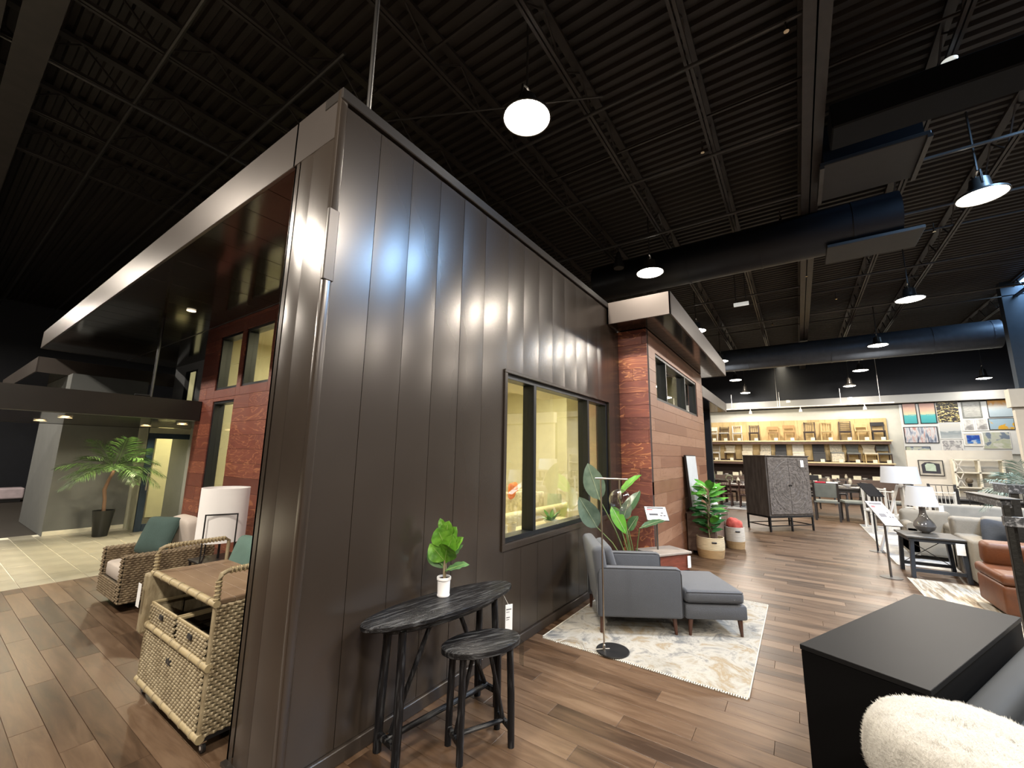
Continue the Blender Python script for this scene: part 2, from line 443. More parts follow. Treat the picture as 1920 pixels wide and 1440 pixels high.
# ================================================================ RED TIMBER WALLS
RED = plank_mat('red_boards', 1, 2, 2.6, .205, [(.2, (.10, .026, .018)), (.5, (.145, .038, .024)), (.85, (.22, .065, .036))], .28, rough=(.42, .6), bump=.1, figure=.75, fig_cols=(.40, .16, .075))
REDX = plank_mat('red_boards_face', 1, 2, 1.5, .205, [(.2, (.10, .032, .026)), (.5, (.19, .062, .048)), (.7, (.28, .085, .045)), (.85, (.40, .14, .06))], .30, rough=(.45, .6), bump=.1, figure=1.0, fig_cols=(.62, .27, .12))
BROWNB = plank_mat('brown_boards', 0, 2, 2.4, .205, [(.2, (.15, .060, .032)), (.5, (.235, .112, .064)), (.85, (.33, .185, .115))], .2, rough=(.36, .5), bump=.1, figure=.6, fig_cols=(.15, .058, .03), vary=.5)
def boarded(name, axis, pos, u0, u1, v0, v1, holes, mt, lu, sgn, th=.018, back=.1):
    """horizontal boards on a wall; axis x: wall runs along x at y=pos"""
    bk = MB()
    rs = [(u0, u1, v0, v1)]
    for h in holes: rs = [q for r in rs for q in subtract([r], h)]
    for a, b_, c, d in rs:
        if axis == 'x': bk.bx(a, b_, pos+sgn*th, pos+sgn*back, c, d)
        else: bk.bx(pos+sgn*th, pos+sgn*back, a, b_, c, d)
    w_ = struct(bk.build(name, mat('batten_dark', (.03, .015, .01), .8)))
    for a, b_, c, d in plank_rects(u0, u1, v0, v1, lu, .205):
        rs = [(a, b_, c, d)]
        for h in holes: rs = [q for r in rs for q in subtract([r], h)]
        for p, q, r_, s_ in rs:
            if q-p < .015 or s_-r_ < .015: continue
            m = MB(); dz = (hash((round(a, 2), round(c, 2))) % 5)*.0006
            if axis == 'x': m.box(((p+q)/2, pos+sgn*(th/2+dz), (r_+s_)/2), (q-p-.003, th, s_-r_-.003), bev=.0015)
            else: m.box((pos+sgn*(th/2+dz), (p+q)/2, (r_+s_)/2), (th, q-p-.003, s_-r_-.003), bev=.0015)
            m.build('board', mt, w_)
    return w_
RX = 2.78
hA, hB, hC = (7.16, 7.96, 2.80, 3.72), (6.15, 7.02, 2.80, 3.72), (7.18, 7.96, .75, 2.61)
wall_left = boarded('wall_left', 'y', RX, 2.95, 8.58, 0, 3.95, [hA, hB, hC], RED, 2.6, 1, back=.14)
for i, h in enumerate((hA, hB, hC)): window('window_%d' % (i+2), h[0], h[1], h[2], h[3], RX, [], axis='y', fw=.04, depth=.17)
# return of the red wall into the porch
m = MB(); m.bx(RX, 3.75, 8.56, 8.62, 0, 2.30); struct(m.build('wall_porch_return', RED))
# timber bay further along
wall_bay_end = boarded('wall_bay_end', 'y', 6.72, 1.93, 2.60, 0, 3.95, [], REDX, 1.5, 1)
hD = (7.22, 10.78, 2.80, 3.63)
wall_bay = boarded('wall_bay', 'x', 1.93, 6.74, 11.52, 0, 3.95, [hD], BROWNB, 2.4, 1, back=.14)
window('window_5', hD[0], hD[1], hD[2], hD[3], 1.93, [7.95, 9.55], fw=.05, depth=.18)

# ================================================================ CANOPIES
def canopy(name, x0, x1, y0, y1, z0, z1, seams_axis=None, step=.3, fascia=METAL_TRIM):
    m = MB(); m.bx(x0+.02, x1-.02, y0+.02, y1-.02, z0+.02, z1-.01); o = struct(m.build(name, BLK_ROOF))
    m = MB()
    for q in ((x0, x0+.03, y0, y1), (x1-.03, x1, y0, y1), (x0, x1, y0, y0+.03), (x0, x1, y1-.03, y1)): m.bx(*q, z0, z1, bev=.004)
    m.build('fascia', fascia, o)
    u = (x0 if seams_axis == 'x' else y0)+.03; end = (x1 if seams_axis == 'x' else y1)-.03
    while u < end-.02:
        v = min(u+step, end); m = MB()
        if seams_axis == 'x': m.bx(u+.002, v-.002, y0+.03, y1-.03, z0+.006, z0+.02, bev=.002)
        else: m.bx(x0+.03, x1-.03, u+.002, v-.002, z0+.006, z0+.02, bev=.002)
        m.build('soffit_panel', SOFFIT, o); u = v
    return o
FASC = mat('fascia_metal', (.115, .098, .088), .3, metal=.6, var=.05, scale=2)
trim_1 = canopy('trim_1', 1.35, 2.80, 2.96, 13.5, 3.955, 4.33, 'y', .45, FASC)
m = MB(); m.bx(2.80, 4.6, 8.6, 13.5, 3.955, 4.3); m.bx(2.79, 11.5, 2.62, 8.7, 4.0, 4.3); struct(m.build('trim_2', SOFFIT))
m = MB(); m.bx(1.35, 1.38, 2.43, 2.97, 3.955, 4.33, bev=.003); struct(m.build('trim_3', FASC))
trim_4 = canopy('trim_4', 6.21, 11.96, 1.40, 2.41, 3.955, 4.32, 'x', .3, FASC)
trim_5 = canopy('trim_5', 11.53, 16.0, 1.93, 3.6, 3.40, 3.70, 'x', .3, FASC)
trim_6 = canopy('trim_6', 1.35, 4.5, 13.52, 19.4, 3.44, 3.78, 'y', .6, FASC)
trim_7 = canopy('trim_7', .28, 4.4, 8.62, 13.0, 2.31, 2.64, 'y', .45, mat('fascia_dark', (.014, .011, .009), .4, metal=.2))
m = MB(); m.bx(.28, 2.775, 8.39, 8.65, 2.31, 2.64, bev=.004); m.build('front_beam', MC['fascia_dark'], trim_7)
for x, y in ((1.33, 11.46), (1.39, 9.74), (2.83, 11.41), (2.98, 9.83)):
    m = MB(); m.lathe([(.085, 0), (.085, .012), (.062, .012)], (x, y, 2.298), n=20, cap=False); t_ = m.build('downlight', WHITE, trim_7)
    m = MB(); m.lathe([(.001, .006), (.062, .006)], (x, y, 2.298), n=20); m.build('lens', emis('porch_lens', (1, .86, .6), 14), t_)
for y in (9.3,):
    m = MB(); m.lathe([(.06, 0), (.06, .01)], (2.2, 7.6, 3.945), n=18); m.build('downlight', emis('soffit_lens', (1, .85, .6), 1.5), trim_1)
m = MB(); m.rod((2.1, 8.46, 2.64), (2.1, 8.46, 3.955), .02); m.rod((1.9, 8.46, 2.66), (2.1, 8.46, 2.66), .016); m.build('hanger_rod', BLACK, trim_7)

# ================================================================ PORCH: grey walls, door
GREY = mat('grey_stucco', (.13, .135, .13), .8, var=.06, scale=3, bump=.12, bscale=60)
m = MB(); m.bx(1.85, 3.16, 13.05, 16, 0, 3.44); struct(m.build('wall_porch', GREY))
m = MB(); m.bx(3.75, 3.9, 8.6, 13.4, 2.64, 3.955); m.bx(3.9, 4.0, 8.6, 13.4, 0, 2.31); struct(m.build('wall_upper', mat('grey_upper', (.25, .26, .27), .7, var=.04)))
m = MB(); m.bx(1.86, 3.12, 13.03, 13.05, 0, .09, bev=.003); struct(m.build('baseboard_porch', mat('pale_base', (.75, .72, .6), .6)))
m = MB(); m.bx(3.735, 3.75, 11.9, 12.6, 2.8, 3.75); s_ = struct(m.build('window_6', DARK_FRAME))
m = MB(); m.bx(3.725, 3.737, 11.95, 12.25, 2.86, 3.7); m.build('pane', mat('lit_pane_glow', (.7, .66, .35), .6, emit=((1, .9, .45), .25)), s_)  # yellow light from inside put into the pane as colour and glow
# glazed entrance door with a black frame
DY = 12.25
m = MB(); m.bx(3.12, 3.24, DY, DY+.06, 0, 2.18, bev=.004); m.bx(4.02, 4.14, DY, DY+.06, 0, 2.18, bev=.004); m.bx(3.24, 4.02, DY, DY+.06, .0, .16, bev=.004); m.bx(3.24, 4.02, DY, DY+.06, 2.06, 2.18, bev=.004)
door = struct(m.build('door_1', mat('door_blue_black', (.015, .03, .05), .3)))
m = MB(); m.bx(3.24, 4.02, DY+.025, DY+.033, .16, 2.06); m.build('pane', GLASS, door)
m = MB(); m.path([(3.20, DY-.06, .9), (3.20, DY-.06, 1.3)], .014); m.rod((3.20, DY, .95), (3.20, DY-.06, .95), .01); m.rod((3.20, DY, 1.25), (3.20, DY-.06, 1.25), .01); m.build('door_handle', BRASS, door)
m = MB(); m.bx(3.12, 4.2, DY+.005, DY+.08, 2.18, 2.31); m.bx(3.12, 3.16, DY+.02, 13.05, 0, 2.31); struct(m.build('trim_8', mat('warm_grey', (.36, .36, .27), .7)))
# inside the porch door: hallway
m = MB(); m.bx(3.9, 6.5, 14.6, 14.7, 0, 3.0); m.bx(3.16, 3.2, 13.1, 14.7, 0, 3.0); m.bx(6.4, 6.5, 9, 14.7, 0, 3.9); m.bx(3.2, 6.5, 12.4, 14.7, 2.9, 3.0); struct(m.build('wall_hall', CREAM))
m = MB(); m.rod((4.35, 13.4, 1.45), (4.35, 13.4, 2.9), .01); m.lathe([(.05, 1.0), (.06, 1.2), (.06, 1.5), (.03, 1.6)], (4.35, 13.4, 0)); tag(m.build('hanging_tube_lamp', mat('lamp_tube', (.8, .75, .4), .5, emit=((1, .9, .45), 1.2)), smooth=True), 'slim yellow hanging tube lamp seen through the porch glass door', 'lamp')
area('hall_glow', (4.4, 13.6, 2.85), 1.0, 45, (1, .9, .5), shape='RECTANGLE', sy=1.0)

# ================================================================ INSIDE THE SHOW HOUSE
m = MB(); m.bx(2.96, 11.4, 8.45, 8.56, 0, 3.95); m.bx(11.4, 11.5, 2.0, 8.56, 0, 3.95); m.bx(2.95, 2.97, 3.0, 6.1, 0, 3.95); m.bx(2.95, 3.38, 2.64, 2.66, 0, 3.95)
m.bx(6.20, 6.30, 2.63, 3.15, 0, 3.0); m.bx(6.2, 11.4, 2.58, 2.6, 0, 2.2)
struct(m.build('wall_house_inside', CREAM))
m = MB(); m.bx(3.0, 11.4, 2.65, 8.5, 3.86, 3.95); m.bx(2.97, 6.7, 2.64, 3.9, 2.86, 2.98); struct(m.build('ceiling_house', mat('house_ceiling', (.75, .72, .58), .8, var=.03)))
m = MB(); m.bx(2.95, 11.4, 2.64, 8.45, -.01, .012); struct(m.build('floor_house', mat('house_floor', (.28, .2, .12), .4, var=.2, scale=3, stretch=(1, 6, 1))))
for x, y in ((3.7, 3.1), (4.7, 3.3), (5.7, 3.2)):
    m = MB(); m.lathe([(.001, 0), (.06, 0), (.06, .02)], (x, y, 2.842), n=16); tag(m.build('downlight', emis('house_lens', (1, .85, .6), 9)), 'recessed ceiling light %s behind the dark wall window' % {3.7: 'nearest the corner', 4.7: 'in the middle', 5.7: 'farthest along'}[x], 'light', 'downlights inside the house window')

# ================================================================ ROOF
ZD = 7.65
vs, fs = [], []; x = -13.0; n = 0
prof = [(0, 0), (.075, 0), (.10, .06), (.165, .06), (.19, 0)]
xs = []
while x < 34:
    for px_, pz in prof[:-1]: xs.append((x+px_, ZD+pz))
    x += .19
for x, z in xs: vs += [(x, -16, z), (x, 26, z)]
for i in range(len(xs)-1): fs.append((2*i, 2*i+1, 2*i+3, 2*i+2))
DECK = mat('roof_deck', (.019, .0145, .0115), .6, var=.25, scale=.6)
me = bpy.data.meshes.new('ceiling'); me.from_pydata(vs, [], fs); me.materials.append(DECK)
ceiling = bpy.data.objects.new('ceiling', me); C.objects.link(ceiling); struct(ceiling)
JM = mat('joist_paint', (.029, .024, .021), .5, var=.2)
ZB = 7.1
def joist(y):
    m = MB(); m.bx(-12, 33, y-.05, y-.01, ZB, ZB+.05); m.bx(-12, 33, y+.01, y+.05, ZB, ZB+.05)
    o = m.build('roof_joist', JM, ceiling)
    m = MB(); m.bx(-12, 33, y-.06, y+.06, ZD-.06, ZD); m.build('top_chord', JM, o)
    vs, fs = [], []
    m = MB(); x = -6.0; k = 0
    while x < 26: m.bar((x, y, ZB+.04 if k % 2 else ZD-.04), (x+.55, y, ZD-.04 if k % 2 else ZB+.04), .022); x += .55; k += 1
    m.build('web', JM, o)
for y in [.8, 2.28, 3.72, 5.2, 6.65, 8.1, 9.6, 11.1, -2.1, -3.4, -6.2, -7.7]: joist(y)
m = MB(); m.bx(-12, 33, -.74, -.46, 6.85, 6.9); m.bx(-12, 33, -.61, -.59, 6.85, 7.55); m.bx(-12, 33, -.74, -.46, 7.5, 7.55); m.build('roof_beam', JM, ceiling)
m = MB(); m.bx(-.6, -.1, 5, 25, 6.7, 7.0); m.bx(0, .3, 5, 25, 6.7, 7.0); m.build('roof_beam', JM, ceiling)
PIPE = mat('pipe_grey', (.06, .057, .054), .4, metal=.5)
def pipe(p, q, r=.03, nm='conduit'):
    m = MB(); m.rod(p, q, r, n=8); m.build(nm, PIPE, ceiling, smooth=True)
for x, y0, y1, z in ((9.1, -9, 6.5, 6.9), (11.2, -9, 7, 6.95), (2.45, 4.4, 25, 6.9), (5.2, -9, 6, 7.0), (14.5, -9, 9, 6.95), (1.2, -8, 25, 7.02), (-.9, -2, 25, 7.0), (17.5, -9, 9, 6.9), (7.2, -9, 12, 7.03)):
    pipe((x, y0, z), (x, y1, z), .028)
pipe((-4, 7.8, 6.9), (24, 7.8, 6.9), .022); pipe((3.4, 5.0, 6.9), (4.9, 1.88, 6.9), .015)
for x in (3.2, 6.4, 12.8, 16, 19.5, 23):      # bridging angles between joists
    m = MB(); m.bx(x, x+.03, -9, 12, ZB+.05, ZB+.08); m.build('bridging', JM, ceiling)
# tail rod from the roof to the wall top
m = MB(); m.rod((1.69, 2.6, 4.3), (1.69, 2.6, 7.1), .018); m.build('hanger_rod', PIPE, ceiling)
# ducts
DUCT = mat('duct_dark', (.008, .009, .012), .45, metal=.4, var=.15, scale=2)
m = MB(); m.rod((10.2, -1.98, 6.5), (10.2, 4.2, 6.5), .47, n=28); dt = m.build('round_duct', DUCT, smooth=True)
tag(dt, 'big round dark air duct above the second canopy', 'duct')
for y in (-1.3, .3, 1.8, 3.3):
    m = MB(); m.rod((10.2, y, 6.5), (10.2, y+.04, 6.5), .48, n=28); m.build('duct_collar', DUCT, dt, smooth=True)
m = MB(); m.bx(9.85, 10.7, -2.25, -.82, 6.0, 6.07, bev=.01); tag(m.build('flat_duct', mat('duct_lid', (.022, .021, .020), .6)), 'flat grey duct tray under the end of the round duct', 'duct')
m = MB(); m.bx(7.8, 8.95, -2.0, -.68, 6.55, 6.62, bev=.01); q = m.build('plenum_box', mat('plenum_grey', (.015, .0145, .014), .6)); tag(q, 'square dark grey air unit hanging beside the heavy beam', 'air unit')
m = MB(); m.bx(7.9, 8.9, -1.95, -.75, 6.62, 7.3); m.build('housing', DUCT, q)
for ya in (-2.01, -.74): m = MB(); m.bx(7.79, 8.96, ya, ya+.06, 6.5, 6.56); m.build('rail', PIPE, q)
m = MB(); m.bx(6.75, 7.3, -3.1, -.78, 6.45, 6.84, bev=.02); tag(m.build('square_duct', mat('duct_daylit_dark', (.004, .005, .007), .7, spec=.2)), 'long square dark duct running across above the air unit', 'duct')  # faint navy tint of daylight mixed into the duct colour
m = MB(); m.rod((21.2, -6.2, 6.3), (21.2, 3.5, 6.3), .5, n=24); o = tag(m.build('far_duct', mat('duct_daylit_blue', (.07, .085, .11), .45, metal=.3), smooth=True), 'long round duct far back just under the black upper wall', 'duct')  # blue of the daylight put into the duct colour
for k in range(6):
    m = MB(); m.rod((21.2, -6+k*1.5, 6.3), (21.2, -5.96+k*1.5, 6.3), .512, n=24); m.build('duct_collar', MC['duct_daylit_blue'], o)

# skylights
for k, (x, y) in enumerate(((7.6, -4.6), (19.5, -7.0))):
    m = MB(); m.bx(x-.8, x+.8, y-.8, y+.8, 7.56, 7.63); q = struct(m.build('window_%d' % (7+k), JM))
    for a in (-1, 1):
        for b_ in (-1, 1): m = MB(); m.bx(x+a*.36-.33, x+a*.36+.33, y+b_*.36-.33, y+b_*.36+.33, 7.545, 7.56); m.build('pane', emis('sky_pane', (.45, .72, 1), 3.5), q)

# ================================================================ SHOP WALLS
BW = 28.0
UP = mat('upper_black', (.006, .008, .014), .7)
NAVY = mat('upper_daylit_blue', (.012, .022, .036), .8)  # wall's navy is blue daylight put into the colour
LIGHTW = mat('light_wall', (.50, .50, .45), .7, var=.03)
m = MB(); m.bx(BW, BW+.2, -16, 26, 0, 7.7); wall_back = struct(m.build('wall_back', UP))
m = MB(); m.bx(BW-.05, BW, -10, 8, 0, 4.6); m.build('lower_lining', LIGHTW, wall_back)
m = MB(); m.bx(BW-.45, BW, -10, 8, 4.66, 5.06); m.build('lower_cornice', mat('cornice_grey', (.27, .275, .27), .7, var=.02), wall_back)
m = MB(); m.bx(19.5, 19.8, -16, -5.9, 4.15, 7.65); wall_right = struct(m.build('wall_right', NAVY))
m = MB(); m.bx(19.45, 19.8, -16, -5.65, 3.55, 4.12); m.bx(19.6, 19.8, -16, -5.75, 0, 3.55); m.build('beige_bulkhead', mat('beige_wall', (.46, .43, .37), .7, var=.03), wall_right)
m = MB(); m.bx(-12, 34, -16, -15.8, 0, 7.7); struct(m.build('wall_side', mat('shop_side', (.3, .29, .27), .7)))
m = MB(); m.bx(-12, -11.8, -16, 26, 0, 7.7); struct(m.build('wall_behind', mat('shop_behind', (.22, .21, .2), .7)))
m = MB(); m.bx(-12, 34, 25.8, 26, 0, 7.7); struct(m.build('wall_far_left', UP))
m = MB(); m.bx(15.4, 15.55, 2.38, 2.58, 0, 3.4, bev=.005); tag(m.build('dark_post', mat('post_navy', (.01, .014, .022), .4)), 'tall near black square post at the end of the timber bay', 'post')
m = MB(); m.bx(11.53, 15.4, 2.6, 2.7, 0, 3.4); struct(m.build('wall_bay_far', mat('far_bay', (.05, .035, .03), .6)))
# plywood display panel with two shelves
PLY = plank_mat('plywood', 2, 1, 2.2, .55, [(.2, (.42, .30, .13)), (.5, (.52, .38, .18)), (.8, (.62, .47, .24))], .3, rough=(.5, .6), bump=.03)
m = MB(); m.bx(BW-.12, BW-.05, -3.82, 5.5, .9, 3.95); q = m.build('display_panel', MC['batten_dark'])
tag(q, 'wide plywood display panel on the back wall carrying two chair shelves', 'display')
y = -3.82; k = 0
while y < 5.45:
    for z0, z1 in ((1.78, 2.75), (2.83, 3.95)):
        m = MB(); m.bx(BW-.14, BW-.12, y+.004, min(y+.62, 5.5)-.004, z0, z1, bev=.002); m.build('ply_panel', PLY, q)
    y += .62
SHELF = mat('shelf_wood', (.6, .5, .3), .45)
for z in (1.70, 2.82):
    m = MB(); m.bx(BW-.85, BW-.1, -3.86, 5.5, z-.07, z, bev=.006); m.build('shelf', SHELF, q)
    m = MB(); m.bx(BW-.80, BW-.12, -3.8, 5.5, z-.19, z-.07); m.build('shelf_apron', mat('shelf_brown', (.14, .08, .06), .6), q)
m = MB(); m.bx(BW-.9, BW-.05, -4.9, 5.5, .0, .85, bev=.01); tag(m.build('long_counter', mat('counter_brown', (.11, .075, .06), .5)), 'long brown counter under the two chair shelves', 'counter')
TRK = mat('track_white', (.85, .84, .8), .5)
m = MB(); m.bx(BW-1.6, BW-1.54, -4.0, 5.5, 4.55, 4.6)
for y in (-3.5, .7, 5.0): m.rod((BW-1.57, y, 4.6), (BW-1.57, y, 7.65), .008, n=6)
q = m.build('light_track', TRK); tag(q, 'thin white lighting track in front of the chair shelves', 'track')
for y in (4.4, 2.0, -.3, -2.9):
    m = MB(); m.rod((BW-1.57, y, 4.55), (BW-1.57, y, 4.42), .02); m.lathe([(.05, 0), (.08, -.16)], (BW-1.57, y, 4.44), n=14); m.build('spot_head', TRK, q)
    m = MB(); m.rod((BW-1.57, y+.9, 4.62), (BW-1.57, y+.9, 5.4), .01); m.lathe([(.10, 0), (.10, -.12)], (BW-1.3, y+.5, 4.95), n=14); m.build('spot_head', TRK, q)
# ================================================================ CONSOLE TABLE + STOOL
BWOOD = mat('black_wood', (.006, .006, .007), .34, var=.1, scale=5, stretch=(1, 9, 9), bump=.6, bscale=16, col2=(.075, .077, .080), lo=.50, hi=.72, spec=.25)
BWL = mat('black_wood_leg', (.006, .006, .007), .34, scale=9, stretch=(6, 6, .7), bump=.5, bscale=16, col2=(.05, .052, .056), lo=.52, hi=.74, spec=.25)
def oval(a, b_, z0, z1, m, n=40, ch=.012):
    vs = []; rings = []
    prof = [(a-ch, b_-ch, z0), (a, b_, z0+ch*.6), (a, b_, z1-ch*.6), (a-ch, b_-ch, z1)]
    vs = []; fs = []
    for A, B, z in prof:
        for k in range(n): t = 2*PI*k/n; vs.append((A*math.cos(t), B*math.sin(t), z))
    for r in range(3):
        for k in range(n): fs.append((r*n+k, r*n+(k+1) % n, (r+1)*n+(k+1) % n, (r+1)*n+k))
    fs.append(tuple(range(n))[::-1]); fs.append(tuple(range(3*n, 4*n)))
    m.raw(vs, fs)
t = thing('console_table', 'black oval wooden console table standing against the dark metal wall', 'table', (2.34, 2.15, 0), R(-8))
m = MB(); oval(.645, .205, .765, .80, m); m.build('table_top', BWOOD, t, smooth=True)
m = MB(); oval(.50, .15, .715, .765, m); m.build('apron', BWOOD, t, smooth=True)
LX, LYf, LYb = .425, -.105, .10
for sx in (-1, 1):
    for y, yt in ((LYf, -.08), (LYb, .08)):
        m = MB(); m.path([(sx*LX, y, 0), (sx*(LX-.006), y*.97, .3), (sx*(LX-.02), yt, .73)], [.026, .029, .024], n=10); m.build('leg', BWL, t, smooth=True)
    m = MB(); m.bar((sx*LX, LYf, .10), (sx*LX, LYb, .10), .032, .036, bev=.004); m.build('end_stretcher', BWOOD, t)
    m = MB(); m.rod((sx*.40, 0, .13), (sx*.10, 0, .74), .016, n=9); m.build('brace', BWL, t, smooth=True)
m = MB(); m.rod((-LX, 0, .11), (LX, 0, .11), .019, n=10); m.build('long_stretcher', BWOOD, t, smooth=True)
PAPER = mat('paper_white', (.85, .86, .86), .5, var=.01)
INK = mat('ink_grey', (.08, .08, .09), .6)
def price_tag(parent, c, w_, h, rz, lines=True, name='price_tag'):
    """a printed paper tag hanging in the plane that faces rz"""
    M = Matrix.Translation(c) @ Matrix.Rotation(rz, 4, 'Z')
    m = MB(); m.box((0, 0, 0), (w_, .002, h), M=M, bev=.0008); o = m.build(name, PAPER, parent)
    if lines:
        for i, (ww, zz, hh) in enumerate(((.7, .32, .035), (.45, .22, .02), (.5, .02, .03), (.4, -.06, .02))):
            m = MB(); m.box((-w_*.5+w_*ww/2+w_*.12, -.0016, h*zz), (w_*ww, .0008, h*hh), M=M); m.build('print_line', INK, o)
    return o
price_tag(t, (.485, -.16, .60), .062, .19, R(-18))
m = MB(); m.rod((.485, -.155, .69), (.47, -.10, .77), .0012, n=5); m.build('tag_string', WHITE, t)

t = thing('stool', 'small black oval wooden stool in front of the console table', 'stool', (2.345, 1.825, 0), R(-27))
m = MB(); oval(.275, .165, .575, .62, m); m.build('seat', BWOOD, t, smooth=True)
for sx in (-1, 1):
    for y in (-.10, .10):
        m = MB(); m.path([(sx*.175, y, 0), (sx*.172, y*.95, .3), (sx*.165, y*.85, .58)], [.022, .024, .022], n=10); m.build('leg', BWL, t, smooth=True)
    m = MB(); m.bar((sx*.174, -.10, .10), (sx*.174, .10, .10), .026, .032, bev=.003); m.build('end_stretcher', BWOOD, t)
    m = MB(); m.rod((sx*.165, 0, .12), (sx*.05, 0, .58), .014, n=8); m.build('brace', BWL, t, smooth=True)
m = MB(); m.rod((-.174, 0, .105), (.174, 0, .105), .015, n=9); m.build('long_stretcher', BWOOD, t, smooth=True)
m = MB(); m.box((.285, -.03, .50), (.0015, .06, .16)); m.build('clear_tag', GLASS, t)

# ================================================================ PLANTS
def leaf(m, base, tip, width, curl=.15, cup=.12, n=7, shape=1.0, nrm=None, seg=3):
    """one leaf blade from base to tip with a folded midrib"""
    base, tip = Vector(base), Vector(tip); d = tip-base; L = d.length; dz = d.normalized()
    up = Vector(nrm) if nrm else Vector((0, 0, 1))
    if abs(dz.dot(up)) > .95: up = Vector((1, .3, 0))
    side = dz.cross(up).normalized(); nr = side.cross(dz).normalized()
    vs, fs = [], []; W = 2*seg+1
    for i in range(n+1):
        u = i/n; wv = width*(math.sin(PI*min(1, max(0, u**shape)))**.75)*.5+.0008
        c = base+d*u - nr*(curl*L*(u*u)) + nr*(curl*L*.45*u)
        for k in range(-seg, seg+1): f = k/seg; vs.append(c+side*wv*f + nr*abs(f)*wv*cup + nr*.004*math.sin(u*22+k))
    for i in range(n):
        for k in range(W-1): a = i*W+k; fs.append((a, a+1, a+W+1, a+W))
    m.raw([tuple(v) for v in vs], fs)
def leaf_mat(name, c1, c2, rough=.4, tr=.25):
    if name in MC: return MC[name]
    m = mat(name, c1, rough, col2=c2, scale=9, bump=.1)
    b = m.node_tree.nodes['Principled BSDF']
    b.inputs['Transmission Weight'].default_value = 0
    return m
FIG = leaf_mat('fig_leaf', (.045, .155, .012), (.15, .35, .03)); FIGD = leaf_mat('fig_leaf_dark', (.05, .13, .04), (.10, .22, .07))
t = thing('potted_fig', 'small leafy fiddle fig in a white pot on the black console table', 'plant', (2.39, 2.23, .80))
m = MB(); m.lathe([(.043, 0), (.046, .004), (.046, .012), (.044, .016), (.047, .11), (.052, .114), (.053, .128), (.050, .134), (.044, .132), (.042, .118)], n=28); m.build('pot', mat('pot_white', (.85, .85, .86), .35, var=.01), t, smooth=True)
m = MB(); m.lathe([(.001, .12), (.043, .12)], n=20); m.build('soil', mat('soil', (.02, .014, .01), .9), t)
STEM = mat('bark_pale', (.25, .2, .12), .7)
m = MB(); m.path([(0, 0, .11), (-.004, .0, .2), (.006, 0, .30), (.0, 0, .4), (-.005, 0, .47)], [.008, .007, .007, .006, .003]); m.path([(.012, 0, .11), (.016, 0, .19), (.008, 0, .25)], .005); m.build('stem', STEM, t, smooth=True)
# leaf directions: x/y of the photo's left-right is about (.57,-.82)
rt = Vector((.57, -.82, 0)); fw = Vector((-.82, -.57, 0))
def V3(a, f, z): return tuple(rt*a + fw*f + Vector((0, 0, z)))
for b_, tp, wd, dk, nv in [
    ((0, 0, .24), V3(-.105, .05, .37), .12, 0, (-.8, -.5, .6)), ((0, 0, .23), V3(.03, .09, .38), .13, 0, (-.8, -.5, .7)),
    ((0, 0, .34), V3(-.06, .04, .48), .12, 0, (-.8, -.5, .5)), ((0, 0, .34), V3(.075, .03, .49), .10, 0, (-.7, -.5, .8)),
    ((0, 0, .42), V3(-.05, 0, .545), .05, 0, (-.8, -.5, .2)), ((0, 0, .40), V3(.02, .03, .53), .08, 0, (-.8, -.5, .4)),
    ((0, 0, .27), V3(.125, .02, .42), .09, 0, (-.6, -.4, 1)), ((0, 0, .27), V3(.06, .06, .43), .10, 0, (-.8, -.6, .5)),
    ((0, 0, .19), V3(-.12, -.01, .34), .11, 1, (-.6, -.9, .1)), ((0, 0, .17), V3(.18, .02, .235), .085, 1, (-.2, -.2, 1)),
    ((0, 0, .22), V3(.12, -.03, .36), .07, 1, (-.3, -.2, 1)), ((0, 0, .30), V3(-.02, -.08, .42), .10, 1, (.3, .3, .9)),
    ((0, 0, .2), V3(-.06, -.06, .26), .08, 1, (0, 0, 1))]:
    m = MB(); leaf(m, b_, tp, wd*1.22, curl=.14, cup=.22, shape=1.15, n=9, nrm=nv); lf = m.build('leaf', FIGD if dk else FIG, t, smooth='all')
    m = MB(); q_ = Vector(tp)-Vector(b_); m.path([Vector(b_)+q_*.1+Vector(nv).normalized()*.003, Vector(b_)+q_*.5+Vector(nv).normalized()*.003, Vector(b_)+q_*.8+Vector(nv).normalized()*.001], [.0025, .002, .0008], n=5); m.build('midrib', mat('fig_rib', (.30, .45, .12), .5), lf)

